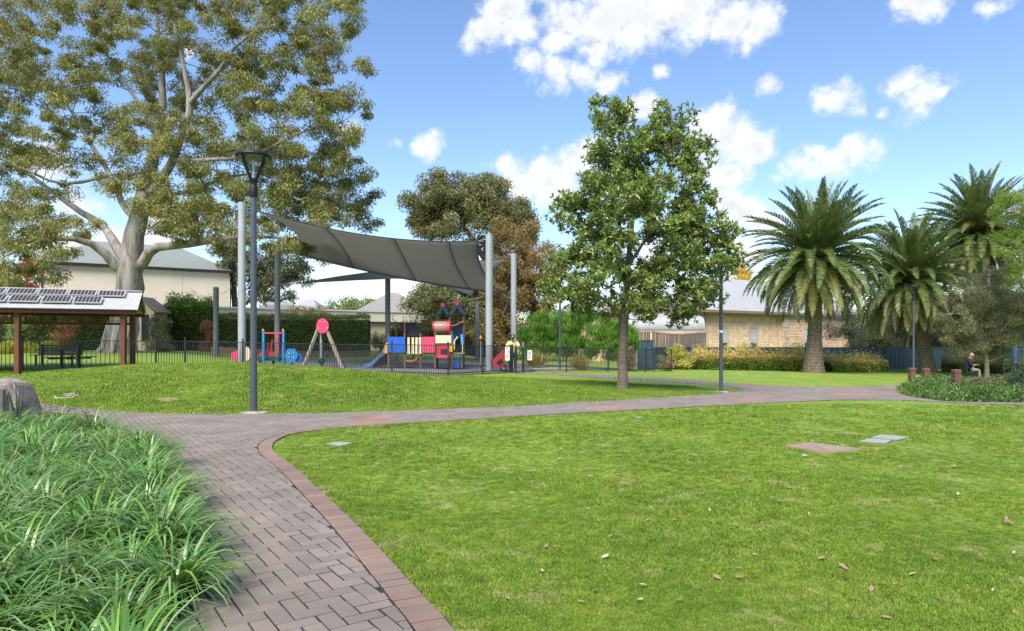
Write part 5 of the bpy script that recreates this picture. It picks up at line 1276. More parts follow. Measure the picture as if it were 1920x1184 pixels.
# ================================================================== fences
# blue sheet-metal fence
bpts = [(P(1196,0,39.6).x, 39.6), (P(1226,0,39.9).x, 39.9), (P(1292,0,43.6).x, 43.6), (P(1600,0,46.2).x, 46.2), (P(1990,0,49).x, 49)]
bf = thing('blue_fence', 'long blue ribbed metal fence behind the low hedge and palms', 'fence', G(*bpts[0]))
for si, (p, q) in enumerate(zip(bpts, bpts[1:])):
    p, q = Vector(p), Vector(q); ln = (q - p).length; k = max(1, round(ln / 2.35)); d = (q - p) / ln; nn = Vector((d.y, -d.x))
    if nn.y > 0: nn = -nn
    for i in range(k):
        s0, s1 = p + d * (ln * i / k + .03), p + d * (ln * (i + 1) / k - .03); mid = (s0 + s1) / 2; zb = Tz(mid.x, mid.y); zt = (1.47 if si == 0 else 1.40 - .6 * 0) if si == 0 else CAM_H - 11.2 * mid.y / FPX + .0
        mb = MB(); m = max(6, int((s1 - s0).length / .15) // 2 * 2 + 1); vs_ = []
        for j in range(m):
            o_ = s0.lerp(s1, j / (m - 1)) + nn * (.035 if (j // 1) % 2 else 0); vs_ += [V3(o_, zb + .03), V3(o_, zt - .04)]
        for j in range(m):
            o_ = s0.lerp(s1, j / (m - 1)) - nn * .02; vs_ += [V3(o_, zb + .03), V3(o_, zt - .04)]
        f = [(2*j, 2*j+2, 2*j+3, 2*j+1) for j in range(m-1)] + [(2*m+2*j, 2*m+2*j+1, 2*m+2*j+3, 2*m+2*j+2) for j in range(m-1)]
        mb.add(vs_, f); mb.build('panel', M['blue_fence'], bf)
        mb = MB(); mb.bar(V3(s0 - d*.03 + nn*.01, zt), V3(s1 + d*.03 + nn*.01, zt), .09, .07); mb.build('top_rail', M['blue_fence'], bf)
        mb = MB(); mb.bar(V3(s0 - d*.03 + nn*.012, zb - .2), V3(s0 - d*.03 + nn*.012, zt - .036), .065, .1); mb.build('post', M['blue_fence'], bf)
# brush fence behind it
def brush(label, pa, pb, top):
    r = random.Random(9); pa, pb = Vector(pa), Vector(pb); base = G(pa.x, pa.y); t = thing('brush_fence', label, 'fence', base)
    k = int((pb - pa).length / .06); mb = MB()
    for i in range(k):
        s = (i + .5) / k; p = pa.lerp(pb, s); z = top(s) + r.uniform(-.03, .03); q = G(p.x, p.y)
        mb.bar(q + Vector((r.uniform(-.02,.02), r.uniform(-.02,.02), 0)), Vector((p.x + r.uniform(-.02,.02), p.y, z)), .05, .07)
    mb.build('brush_sticks', M['brush'], t)['kind'] = 'stuff'
    mb = MB()
    for i in range(8): s0, s1 = i / 8, (i + 1) / 8; p0, p1 = pa.lerp(pb, s0), pa.lerp(pb, s1); mb.bar(V3(p0, top(s0)), V3(p1, top(s1)), .12, .09)
    mb.build('capping', M['brown_trim'], t)
M['brush'] = mk('brush_sticks', (.19,.155,.125), (.10,.08,.065), 6, .95, stretch=(9,9,.6))
Yb = 44.3
brush('curved topped brown brush fence above the blue fence', (P(1222,0,Yb).x, Yb), (P(1324,0,Yb).x, Yb), lambda s: CAM_H + (HY - 622 - 5 * math.sin(math.pi * s) - (0 if s < .9 else 2)) * Yb / FPX)
brush('short brown brush fence behind the broad leafed tree trunk', (P(1180,0,Yb+.6).x, Yb+.6), (P(1219,0,Yb+.6).x, Yb+.6), lambda s: CAM_H + (HY - 623) * (Yb+.6) / FPX)

# black pool-type fence round the playground
def pool_fence(name, label, pts, spacing, post_at=None, h=1.2, seg=2.4, group=None):
    base = G(*pts[0]); t = thing(name, label, 'fence', base, group)
    bm_ = MB().box(-.009, .009, -.009, .009, .08, h - .03); me = bm_.build('bar', M['fence'], t).data
    first = True
    for p, q in zip(pts, pts[1:]):
        p, q = Vector(p), Vector(q); ln = (q - p).length; d = (q - p) / ln; k = max(1, round(ln / seg))
        for i in range(k):
            a_, b_ = p + d * (ln * i / k), p + d * (ln * (i + 1) / k); za, zb = Tz(*a_), Tz(*b_)
            mb = MB(); mb.box(a_.x-.03, a_.x+.03, a_.y-.03, a_.y+.03, za-.2, za+h+.06); po = mb.build('post', M['fence'], t)
            mb = MB(); mb.lathe([(.025,0),(.04,.03),(.03,.07),(.008,.09)], 8, (a_.x, a_.y, za+h+.062)); mb.build('post_cap', M['fence'], po, True)
            for hz in (h, .12):
                mb = MB(); mb.bar(V3(a_ + d*.03, za + hz), V3(b_ - d*.03, zb + hz), .03, .035); mb.build('rail', M['fence'], t)
            m = int((b_ - a_).length / spacing)
            for j in range(1, m):
                s = j / m; c = a_.lerp(b_, s)
                loc_ = V3(c, za + (zb - za) * s) - base
                if first: o = [ch for ch in t.children if ch.name.startswith('bar')][0]; first = False
                else: o = bpy.data.objects.new('bar', me); COL.objects.link(o); o.parent = t
                me_off = base; o.location = loc_ + base if False else loc_
    # the shared bar mesh was built in world axes: bring it to its own origin
    me.transform(Matrix.Translation(base))
    e = Vector(pts[-1]); z = Tz(*e); mb = MB(); mb.box(e.x-.03, e.x+.03, e.y-.03, e.y+.03, z-.2, z+h+.06); mb.build('post', M['fence'], t)
    return t
def fp(px, Y): return (P(px, 0, Y).x, Y)
pool_fence('playground_fence', 'black open bar fence with wide gaps in front of the timber shelter', [fp(-60,26.4), fp(145,26.2), fp(292,26.4)], .165)
pool_fence('playground_fence', 'black bar fence in front of the swing and play tower', [fp(292,26.6), fp(347,27.4), fp(455,27.6), fp(605,27.3), fp(735,27.0), fp(840,26.4), fp(905,28.6), fp(957,30.8)], .095)
pool_fence('playground_fence', 'black bar fence in front of the feathery green shrubs', [fp(982,31.2), fp(1062,33.2), fp(1140,35.3), fp(1210,36.9), fp(1226,37.3)], .1)
pool_fence('fence_return', 'short black fence piece beside the yellow bush', [fp(1212,38.6), fp(1259,38.0)], .12, seg=1.4)
# gate
gt = thing('playground_gate', 'half open black playground gate beside the leaning man', 'gate', G(*fp(981,31.2)))
p0, p1 = Vector(fp(967.5,31.0)), Vector(fp(966,29.9)); za = Tz(*p0)
for c in (p0, p1): mb = MB(); mb.box(c.x-.02, c.x+.02, c.y-.02, c.y+.02, za+.06, za+1.2); mb.build('stile', M['fence'], gt)
for hz in (.1, 1.2): mb = MB(); mb.bar(V3(p0, za+hz), V3(p1, za+hz), .03, .035); mb.build('rail', M['fence'], gt)
for k in range(1, 8): c = p0.lerp(p1, k / 8); mb = MB(); mb.box(c.x-.009, c.x+.009, c.y-.009, c.y+.009, za+.1, za+1.19); mb.build('bar', M['fence'], gt)
c = Vector(fp(980.5,31.15)); mb = MB(); mb.box(c.x-.05, c.x+.05, c.y-.05, c.y+.05, za-.2, za+1.42); mb.build('latch_post', M['fence'], gt)
mb = MB(); mb.box(c.x-.04, c.x+.06, c.y-.09, c.y-.052, za+1.15, za+1.4); mb.build('latch', M['grey_post'], gt)
c = Vector(fp(960.5,30.9)); mb = MB(); mb.box(c.x-.05, c.x+.05, c.y-.05, c.y+.05, za-.2, za+1.28); mb.build('hinge_post', M['fence'], gt)
# signs on the fence
def sign(label, px0, py0, px1, py1, Y, marks):
    a_, b_ = P(px0, py1, Y), P(px1, py0, Y); t = thing('fence_sign', label, 'sign', (a_.x, Y, a_.z))
    mb = MB(); mb.box(a_.x, b_.x, Y, Y+.012, a_.z, b_.z); mb.build('board', M['sign'], t); w, h = b_.x - a_.x, b_.z - a_.z
    for (u0, v0, u1, v1, m) in marks:
        mb = MB(); mb.box(a_.x + u0*w, a_.x + u1*w, Y-.004, Y-.001, a_.z + v0*h, a_.z + v1*h); mb.build('print', M[m], t)
sign('narrow white sign with a yellow symbol on the fence by the gate', 947, 651, 955.5, 676.5, 30.15, [(.25,.26,.75,.46,'yellow'),(.35,.18,.6,.28,'yellow'),(.15,.86,.7,.9,'sign_black'),(.7,.55,.85,.72,'sign_black')])
sign('narrow white sign with a red and black symbol on the fence right of the gate', 988.8, 657, 997.5, 676, 31.35, [(.34,.58,.66,.74,'sign_red'),(.4,.76,.6,.88,'sign_black'),(.15,.30,.85,.34,'sign_black'),(.15,.2,.7,.23,'sign_black'),(.15,.44,.8,.47,'sign_black')])
# blue metal gate at the right edge
bg = thing('blue_bar_gate', 'blue steel bar gate post at the edge of the groundcover', 'gate', gY(1902, 22))
q = gY(1902, 22); mb = MB(); mb.box(q.x-.06, q.x+.06, q.y-.06, q.y+.06, q.z-.1, CAM_H - 9*22/FPX); mb.build('post', M['blue_fence'], bg)
for k in range(9):
    x = q.x + .15 + k * .12; mb = MB(); mb.box(x-.014, x+.014, q.y-.014, q.y+.014, q.z+.1, CAM_H - 12*22/FPX); mb.build('bar', M['blue_fence'], bg)
for z in (q.z + .12, CAM_H - 14*22/FPX): mb = MB(); mb.box(q.x+.06, q.x+1.3, q.y-.02, q.y+.02, z-.02, z+.02); mb.build('rail', M['blue_fence'], bg)

# garden wall of brick behind the playground
w0, w1 = gY(398, 43.2), gY(692, 44.0)
gw = thing('garden_wall', 'low curved red brick retaining wall below the clipped hedge', 'wall', w0)
mb = MB(); k = 12
for i in range(k):
    def wp(s): p = w0.lerp(w1, s); return Vector((p.x, p.y - 1.0 * math.sin(math.pi * s)))
    a_, b_ = wp(i / k), wp((i + 1) / k); za, zb = Tz(*a_), Tz(*b_); mb.bar(V3(a_, (za+zb)/2 + .12), V3(b_, (za+zb)/2 + .12), .24, .46)
mb.build('brickwork', M['garden_brick'], gw)

# ================================================================== picnic shelter
o0 = Vector((-14.26, 26.0)); su = Vector((-.916, -.403)); sv = Vector((-.403, .916)); SL, SD = 7.6, 2.0
zE, zR = 2.62, 3.42; gS = Tz(-16.5, 26)
sh = thing('picnic_shelter', 'timber picnic shelter with corrugated iron roof carrying solar panels', 'shelter', (o0.x, o0.y, gS))
def S(uu, vv, z): p = o0 + su*uu + sv*vv; return Vector((p.x, p.y, z))
for side in (0, 1):
    mb = MB(); m = int(SL / .038); vs_ = []
    for j in range(m + 1):
        uu = SL * j / m; wv = .012 * math.cos(j * math.pi)
        for vv, z in ((0, zE), (SD, zR)) if side == 0 else ((2*SD, zE), (SD, zR)): vs_.append(S(uu, vv, z + wv))
    nv = len(vs_); vs_ += [p - Vector((0,0,.012)) for p in vs_]
    f = [(2*j, 2*j+2, 2*j+3, 2*j+1) for j in range(m)] + [(nv+2*j, nv+2*j+1, nv+2*j+3, nv+2*j+2) for j in range(m)]
    mb.add(vs_, f); rf = mb.build('roof_sheet', M['zinc'], sh)
mb = MB(); mb.bar(S(0,SD,zR+.03), S(SL,SD,zR+.03), .28, .03); mb.build('ridge_cap', M['zinc'], sh)
for vv in (.14, 2*SD - .14): mb = MB(); mb.bar(S(.06,vv,zE-.09), S(SL-.06,vv,zE-.09), .06, .15); mb.build('eave_beam', M['red_timber'], sh)
for uu in (.1, 2.6, 5.1, SL-.1):
    for s in (0, 1): mb = MB(); mb.bar(S(uu, .06 if s == 0 else 2*SD-.06, zE-.05), S(uu, SD, zR-.08), .05, .1); mb.build('rafter', M['red_timber'], sh)
for uu, vv in ((.5,.35),(3.85,.35),(SL-.5,.35),(.5,2*SD-.45),(6.9,2*SD-.45)):
    b_ = S(uu, vv, 0); mb = MB(); mb.box(b_.x-.085, b_.x+.085, b_.y-.085, b_.y+.085, Tz(b_.x, b_.y)-.1, zE-.02); mb.build('post', M['red_timber'], sh)
mb = MB(); mb.bar(S(.5,2*SD-.45,2.15), S(6.9,2*SD-.45,2.15), .06, .1); mb.build('lattice_rail', M['red_timber'], sh)
for k in range(6): z = 2.235 + k * .058; mb = MB(); mb.bar(S(.58,2*SD-.45,z), S(6.82,2*SD-.45,z), .02, .028); mb.build('lattice_slat', M['red_timber'], sh)
for k in range(13): uu = .9 + k * .48; mb = MB(); mb.bar(S(uu,2*SD-.47,2.18), S(uu,2*SD-.47,zE-.14), .05, .03); mb.build('lattice_upright', M['red_timber'], sh)
slope = (Vector((sv.x*SD, sv.y*SD, zR - zE))).normalized(); nrm_s = Vector((su.x, su.y, 0)).cross(slope).normalized(); nrm_s = nrm_s if nrm_s.z > 0 else -nrm_s
ux = Vector((su.x, su.y, 0))
def solar(uu, dd, w, h):
    c = S(uu, 0, zE) + slope * dd + nrm_s * .07; mb = MB()
    mb.prism([c, c + ux*w, c + ux*w + slope*h, c + slope*h], nrm_s * .035); fr = mb.build('solar_panel', M['alu'], sh)
    mb = MB(); k = 7; mb2 = []
    for i in range(k):
        a_ = c + ux * (.04 + (w-.08) * i / k + .012) + slope * .05 + nrm_s * .038; mb.prism([a_, a_ + ux * ((w-.08)/k - .024), a_ + ux * ((w-.08)/k - .024) + slope*(h-.1), a_ + slope*(h-.1)], nrm_s * .003)
    mb.build('solar_cells', M['solar'], fr)
for k in range(5): solar(.55 + k * .98, 1.28, .94, .66)
for k in range(4): solar(1.25 + k * 1.0, .42, .94, .72)
# dark park seat and table
pt = thing('slatted_bench', 'dark slatted park seat with backrest under the shelter', 'bench', gY(107, 28.6)); q = gY(107, 28.6)
for k in range(4): mb = MB(); z = q.z + .5 + k * .105; mb.box(q.x-.95, q.x+.95, q.y+.2+k*.03, q.y+.235+k*.03, z-.04, z+.045); mb.build('back_slat', M['fence'], pt)
for k in range(4): mb = MB(); y = q.y - .25 + k * .11; mb.box(q.x-.95, q.x+.95, y-.045, y+.045, q.z+.42, q.z+.455); mb.build('seat_slat', M['fence'], pt)
for sx in (-.75, .75): mb = MB(); mb.box(q.x+sx-.03, q.x+sx+.03, q.y-.22, q.y-.16, q.z-.05, q.z+.418); mb.box(q.x+sx-.03, q.x+sx+.03, q.y+.14, q.y+.197, q.z-.05, q.z+.9); mb.build('leg', M['fence'], pt)
q = gY(132, 27.6); pt = thing('picnic_table', 'dark picnic table with bench seats beside the park seat', 'table', q)
for k in range(4): mb = MB(); y = q.y - .3 + k * .17; mb.box(q.x-.55, q.x+.55, y-.075, y+.075, q.z+.72, q.z+.76); mb.build('top_slat', M['fence'], pt)
for sy in (-.72, .72): mb = MB(); mb.box(q.x-.55, q.x+.55, q.y+sy-.13, q.y+sy+.13, q.z+.43, q.z+.47); mb.build('seat_plank', M['fence'], pt)
for sx in (-.35, .35): mb = MB(); mb.bar((q.x+sx, q.y-.75, q.z+.4), (q.x+sx, q.y+.75, q.z+.4), .06, .06); mb.bar((q.x+sx, q.y, q.z-.05), (q.x+sx, q.y, q.z+.715), .09, .09); mb.build('leg_frame', M['fence'], pt)

# ================================================================== shade sails
def post(label, px, ytop, Y, rad, mat, lean=0):
    b_ = gY(px, Y); top = P(px + lean, ytop, Y); t = thing('sail_post', label, 'post', b_, 'steel posts of the shade sails')
    mb = MB(); mb.tube([b_ - Vector((0,0,.2)), b_.lerp(top, .5), top], rad, 18); mb.build('column', M[mat], t, True)
    mb = MB(); mb.lathe([(rad*1.03,0),(rad*1.03,.03),(rad*.5,.05)], 18, top - Vector((0,0,.01))); mb.build('cap', M[mat], t)
    mb = MB(); mb.lathe([(rad*1.9,0),(rad*1.9,.03)], 18, (b_.x, b_.y, b_.z + .02)); mb.build('base_flange', M['grey_post'], t)
    return top
pA = post('thick pale steel sail post beside the nearest lamp', 453.5, 381, 28.2, .155, 'white_metal')
pB = post('dark grey sail post behind the climbing frame', 520, 463, 35.0, .145, 'grey_post')
pC = post('short grey sail post in front of the copper shrub', 405, 540, 38.0, .15, 'grey_post')
pD = post('dark sail post beside the hedge end and slide', 727, 523, 40.0, .155, 'grey_post')
pE = post('thick pale sail post behind the red pram', 917, 441, 31.0, .16, 'white_metal')
pF = post('pale sail post behind the leaning man', 963, 477, 35.0, .145, 'white_metal')
pG = post('short grey sail post at the back of the playground', 895, 568, 43.0, .14, 'grey_post')
def sail(label, corners, mids, anchors, mat, seams, nu=28, nv=14):
    A, B, C_, D = [Vector(c) for c in corners]                    # A-B near edge, D-C far edge
    def edge(p, q, m, k): m = Vector(m) * 2 - (p + q) / 2; t = np.linspace(0, 1, k)[:, None]; return (1-t)**2 * np.array(p) + 2*t*(1-t) * np.array(m) + t**2 * np.array(q)
    near, right, farr, left = edge(A, B, mids[0], nu), edge(B, C_, mids[1], nv), edge(D, C_, mids[2], nu), edge(A, D, mids[3], nv)
    g = np.zeros((nv, nu, 3)); uu = np.linspace(0, 1, nu)[None, :, None]; vv = np.linspace(0, 1, nv)[:, None, None]
    g = (1-vv)*near[None] + vv*farr[None] + (1-uu)*left[:, None] + uu*right[:, None] - ((1-uu)*(1-vv)*np.array(A) + uu*(1-vv)*np.array(B) + uu*vv*np.array(C_) + (1-uu)*vv*np.array(D))
    for _ in range(400): g[1:-1, 1:-1] = .25 * (g[:-2, 1:-1] + g[2:, 1:-1] + g[1:-1, :-2] + g[1:-1, 2:])
    t = thing('shade_sail', label, 'shade sail', A)
    cuts = [0] + [int(s * (nu - 1)) for s in seams] + [nu - 1]
    for c0, c1 in zip(cuts, cuts[1:]):
        k = c1 - c0 + 1; v = g[:, c0:c1+1].reshape(-1, 3); i_, j_ = np.meshgrid(np.arange(nv-1), np.arange(k-1), indexing='ij'); q0 = (i_*k + j_).ravel()
        o = np_mesh('cloth_panel', v, np.c_[q0, q0+1, q0+k+1, q0+k], mat, t, None, True)
        md = o.modifiers.new('thickness', 'SOLIDIFY'); md.thickness = .012
    for c in cuts[1:-1]: mb = MB(); mb.tube([Vector(p) for p in g[:, c]], .022, 5); mb.build('seam', M['seam'], t, True)
    for line in (g[0], g[-1], g[:, 0], g[:, -1]): mb = MB(); mb.tube([Vector(p) for p in line], .02, 5); mb.build('edge_cable', M['seam'], t, True)
    for c, an in zip((A, B, C_, D), anchors):
        if an is None: continue
        mb = MB(); mb.tube([c, (c + Vector(an)) / 2 - Vector((0,0,.03)), an], .018, 5); mb.build('tension_cable', M['cable'], t, True)
sail('big taupe shade sail sweeping high over the playground', [P(478,394,28.5), P(897,452,30.8), P(941,551,34.3), P(538,472,34.6)], [P(700,443,29.3), P(904,505,32), P(745,521,35.2), P(559,442,31.2)],
     [pA - Vector((0,0,.12)), pE - Vector((0,0,.12)), P(962,562,35), pB - Vector((0,0,.12))], M['sail'], (.32, .6, .88))
sail('lower pale grey shade sail behind the big sail', [P(556,532,38.4), P(955,485,35.3), P(886,557,42.2), P(727,523,39.9)], [P(740,505,37.2), P(905,525,38.5), P(800,528,41.5), P(640,527,39.2)],
     [pB + (P(520,533,35) - pB), pF - Vector((0,0,.1)), pG, pD], M['sail_light'], (.5,))
mb = MB(); mb.tube([pC, (pC + P(430,556,38)) / 2 - Vector((0,0,.12)), P(433,540,40)], .015, 5)
cb = mb.build('loose_cable', M['cable'], None, True, loc=pC); tag(cb, 'slack steel cable hanging from the short sail post', 'cable')

# ================================================================== play tower
PYD = 31.5; q = gY(800, PYD)
tw = thing('play_tower', 'wooden play tower with slide, coloured panels, barrel and twin peaked roofs', 'playground', q)
def pb(name, x0, y0, x1, y1, Y, dep, m, par=None): return MB().pbox(x0, y0, x1, y1, Y, dep).build(name, M[m], par or tw)
def gnd(px, Y): return HY + (CAM_H - gY(px, Y).z) * FPX / Y + 2
for px, top, Y in ((728.5,628,PYD),(758.5,626,PYD),(788,626,PYD),(816,622,PYD),(846,622,PYD),(728.5,628,PYD+1.3),(758.5,604,PYD+1.3),(743,604,PYD+2.4),(774,604,PYD+2.4),(788,626,PYD+1.3),(820,586,PYD+1.1),(844,586,PYD+1.1),(869.5,586,PYD+1.1),(869.5,590,PYD+2.4),(820,590,PYD+2.4)):
    pb('post', px-1.9, top, px+1.9, gnd(px, Y), Y+.02, .1, 'rust_timber')
bp_ = pb('blue_panel', 727, 632, 759.5, 661, PYD-.06, .05, 'blue'); mb = MB(); mb.lathe([(.03,0),(.03,.02)], 8, P(742,643,PYD-.08)); mb.build('panel_bolt', M['alu'], bp_)
rp = pb('red_panel', 791, 632, 815, 661, PYD-.06, .05, 'pink')
for px in (766, 774, 781, 787.5): pb('picket', px-2.2, 633, px+2.2, 664, PYD-.05, .04, 'cream')
pb('picket', 764, 634, 768, 648, PYD+.9, .04, 'yellow')
pb('cream_panel', 816.5, 629, 846, 644, PYD-.06, .05, 'cream')
arch = pb('arch_panel', 819, 646, 844, 671, PYD-.02, .05, 'red'); MB().pbox(826, 655, 838, 671.2, PYD-.03, .01).build('arch_opening', M['dark_void'], arch)  # slab on the panel; shade within the arch put into its colour
pb('ledge', 819, 666, 842, 671.5, PYD-.35, .3, 'pink')
for x0, x1 in ((727, 760), (789, 817), (817, 870)): pb('deck', x0, 662, x1, 664.5, PYD+.12, 1.3, 'grey_timber')
# slide
c0, c1 = P(728, 656, PYD+.4), P(690, 690, PYD-.1); mb = MB(); prof = []
k = 9
for sy in (0, .5):
    pass
pts = [c0, c0 + Vector((-.2,0,-.08)), P(712,670,PYD+.2), P(702,681,PYD+.05), P(694,687.5,PYD-.05), P(683,689.5,PYD-.2)]
vs_ = []
for p in pts:
    for y, z in ((0,.16),(0,0),(.5,0),(.5,.16)): vs_.append(p + Vector((0, y, z)))
for p in pts:
    for y, z in ((-.03,.17),(-.03,-.03),(.53,-.03),(.53,.17)): vs_.append(p + Vector((0, y, z)))
m = len(pts); f = []
for i in range(m-1):
    for j in range(3): f.append((4*i+j, 4*i+j+1, 4*i+j+5, 4*i+j+4)); f.append((4*m+4*i+j, 4*m+4*i+j+4, 4*m+4*i+j+5, 4*m+4*i+j+1))
    f.append((4*i, 4*i+4, 4*m+4*i+4, 4*m+4*i)); f.append((4*i+3, 4*m+4*i+3, 4*m+4*i+7, 4*i+7))
mb.add(vs_, f); mb.build('slide', M['slide'], tw, True)
mb = MB(); a_ = P(728, 661, PYD+.42); mb.prism([pts[1] - Vector((0,.031,.03)), P(727,663,PYD+.35), P(727,681,PYD+.35), P(713,688,PYD+.1), P(700,689.5,PYD-.02), pts[3] - Vector((0,.031,.04)), pts[2] - Vector((0,.031,.04))], (0,.55,0)); mb.build('slide_skirt', M['black'], tw)
mb = MB(); mb.prism([P(719,660,PYD+.25), P(721,647,PYD+.25), P(728,640,PYD+.25), P(728,662,PYD+.25), P(721,664,PYD+.25)], (0,.04,0)); mb.build('slide_side', M['yellow'], tw)
# curved bridge
mb = MB(); bpts_ = [P(760,676,PYD+.1), P(768,678,PYD+.1), P(777,676,PYD+.1), P(788,666,PYD+.1)]
for p, p2 in zip(bpts_, bpts_[1:]): mb.bar(p + Vector((0,.45,0)), p2 + Vector((0,.45,0)), .9, .06)
mb.build('curved_bridge', M['orange'], tw)
# climbing wall behind
mb = MB(); mb.prism([P(747,606,PYD+2.2), P(778,606,PYD+2.2), P(795,630,PYD+1.4), P(762,632,PYD+1.4)], (0,.05,-.04)); mb.build('climbing_wall', M['net'], tw)
# barrel
mb = MB(); c = P(826, 614.5, PYD+.5); n_ = 20; prof = [(-.32,.27),(-.2,.295),(0,.305),(.2,.295),(.3,.27)]
vs_ = [c + Vector((dx, rr*math.cos(2*math.pi*k/n_), rr*math.sin(2*math.pi*k/n_))) for dx, rr in prof for k in range(n_)]
mb.add(vs_, [(i*n_+k, i*n_+(k+1)%n_, (i+1)*n_+(k+1)%n_, (i+1)*n_+k) for i in range(4) for k in range(n_)]); br_ = mb.build('barrel', M['tube'], tw, True)
for dx, rr, w in ((-.34,.315,.06),(.28,.315,.16)):
    mb = MB(); mb.tube([c + Vector((dx,0,0)), c + Vector((dx+w,0,0))], rr, 20); mb.build('barrel_ring', M['red'] if dx < 0 else M['pink'], br_, True)
# roofs
for k, (xl, xm, xr, yt, yb) in enumerate(((818.5,830,842,571,590),(842.5,857,872,568,590))):
    Yr = PYD + 1.0; mt = M['navy']
    for (xa, xb) in ((xl, xm), (xr, xm)):
        mb = MB(); p, q_ = P(xa, yb, Yr), P(xb, yt, Yr); h = Vector((0,0,.2)); w = Vector((.14 if xa < xb else -.14, 0, 0)); mb.prism([p, p + w, q_ - h*1.15, q_, q_ + Vector((0,0,.04)) - w*.2], (0,1.35,0)); mb.build('roof_slope', mt, tw)
    mb = MB(); c = P(xm, yt + 1, Yr - .06); mb.tube([c, c + Vector((0,.05,0))], .1, 14); mb.build('roof_disc', M['pink'], tw)
pb('navy_panel', 849.5, 604, 868, 634, PYD+2.0, .05, 'navy')
mb = MB(); mb.tube([P(845,611,PYD+1), P(851,611,PYD+.95), P(857,609,PYD+.95), P(863,605,PYD+.95), P(869,603,PYD+1)], .03, 6); mb.build('handrail', M['orange'], tw, True)
for px in (848, 866): mb = MB(); mb.tube([P(px, 628, PYD+.9), P(px+1, 646, PYD+.75)], .07, 8); mb.build('climbing_grip', M['sky_blue'], tw, True)
mb = MB(); mb.tube([P(852,656,PYD+.6), P(852,640,PYD+.7), P(858,632,PYD+.8)], .035, 6); mb.tube([P(866,690,PYD+.6), P(867,650,PYD+.7), P(866,636,PYD+.8)], .03, 6); mb.build('climbing_pole', M['cream'], tw, True)
pb('steering_disc', 842, 647, 849, 660, PYD-.1, .04, 'yellow')
pb('low_step', 850, 672, 860, 690, PYD+.3, .4, 'blue')

# swing
q = gY(604, 31.0); sw = thing('seesaw_swing', 'timber A frame swing with pink oval head board', 'swing', q); SY = 31.0
for s, Yb in ((1, 30.2), (1, 31.9)):
    for xa, xt in ((566, 596), (645, 612)):
        b_ = gY(xa + (3 if Yb > 31 else 0), Yb); mb = MB(); mb.bar(b_ - Vector((0,0,.1)), P(xt, 618, 31.0 + (Yb - 31) * .15), .1, .12); mb.build('leg', M['grey_timber'] if Yb < 31 else M['rust_timber'], sw)
for yy, rr in ((30.75, 1.0), (31.2, 1.0)):
    c = P(604.5, 612, yy); mb = MB(); pts = [c + Vector((.28*math.cos(t_), 0, .34*math.sin(t_) * (1.06 if math.sin(t_) > 0 else .95))) for t_ in np.linspace(0, 2*math.pi, 24, endpoint=False)]
    mb.prism(pts, (0,.05,0)); hb = mb.build('head_board', M['pink'], sw)
    for bx, bz in ((-.1,.22),(.1,.22),(-.2,-.08),(.22,-.08)):
        if yy < 31: mb = MB(); d_ = c + Vector((bx, -.012, bz)); mb.tube([d_, d_ + Vector((0,.02,0))], .025, 8); mb.build('bolt', M['alu'], hb)
mb = MB(); mb.tube([P(601.5,624,31), P(601.5,674,31)], .045, 10); mb.build('hanging_pole', M['alu'], sw, True)
mb = MB(); mb.lathe([(.05,.12),(.17,.06),(.17,-.06),(.05,-.2)], 14, P(602.5,676,31)); mb.build('seat', M['green'], sw, True)
# climbing frame and spring panels
q = gY(512, 31.3); cf = thing('toddler_frame', 'small toddler play frame with blue posts and red top bar', 'playground', q); CY = 31.3
for px in (493.3, 531):
    p_ = MB().pbox(px-2, 621, px+2, gnd(px, CY), CY, .1).build('post', M['sky_blue'], cf); mb = MB(); mb.lathe([(.06,0),(.06,.05),(.03,.1)], 10, P(px, 621, CY+.05)); mb.build('post_cap', M['orange'], p_, True)
MB().pbox(495, 623.5, 529, 626, CY+.03, .05).build('top_bar', M['pink'], cf)
MB().pbox(481, 671, 523, 677, CY+.3, .8).build('platform', M['green'], cf)
mb = MB(); mb.prism([P(482,668,CY+.25), P(488,661,CY+.25), P(500,659,CY+.25), P(514,662,CY+.25), P(518,667,CY+.25)], (0,.05,0)); mb.build('red_panel', M['red'], cf)
for xa, ya, xb, yb in ((502,662,503,644),(508,662,511,637)): mb = MB(); mb.tube([P(xa,ya,CY+.4), P(xb,yb,CY+.4)], .05, 8); mb.build('lever', M['red'], cf)
MB().pbox(518.5, 626, 522, 661, CY+.35, .06).build('pink_pole', M['pink'], cf)
for xa in (488, 512): MB().pbox(xa-2, 677, xa+2, gnd(xa, CY+.6), CY+.6, .12).build('leg', M['black'], cf)
pf = thing('flower_panel', 'bright blue flower shaped play panel right of the toddler frame', 'playground', gY(550, CY))
def blob(cx, cy, rx, ry, Y, lob, amp, dep=.06, n_=40):
    c = P(cx, cy, Y); k = Y / FPX; return MB().prism([c + Vector((rx*k*math.cos(t_)*(1+amp*math.cos(lob*t_)), 0, ry*k*math.sin(t_)*(1+amp*math.cos(lob*t_)))) for t_ in np.linspace(0, 2*math.pi, n_, endpoint=False)], (0,dep,0))
blob(546, 667, 12, 13.5, CY-.2, 6, .07).build('panel', M['sky_blue'], pf); blob(559, 671, 7.5, 8.5, CY-.1, 5, .08).build('small_panel', M['blue'], pf)
for dx, dy in ((-4,-4),(3,-6),(-5,3),(4,4)): mb = MB(); d_ = P(546+dx, 667+dy, CY-.215); mb.tube([d_, d_ + Vector((0,.02,0))], .03, 8); mb.build('bolt', M['cream'], pf)
MB().pbox(546, 678, 549, gnd(547, CY), CY-.1, .08).build('post', M['blue'], pf)
ps = thing('pink_play_panel', 'pink and cream shaped play panel behind the thick pale sail post', 'playground', gY(452, CY))
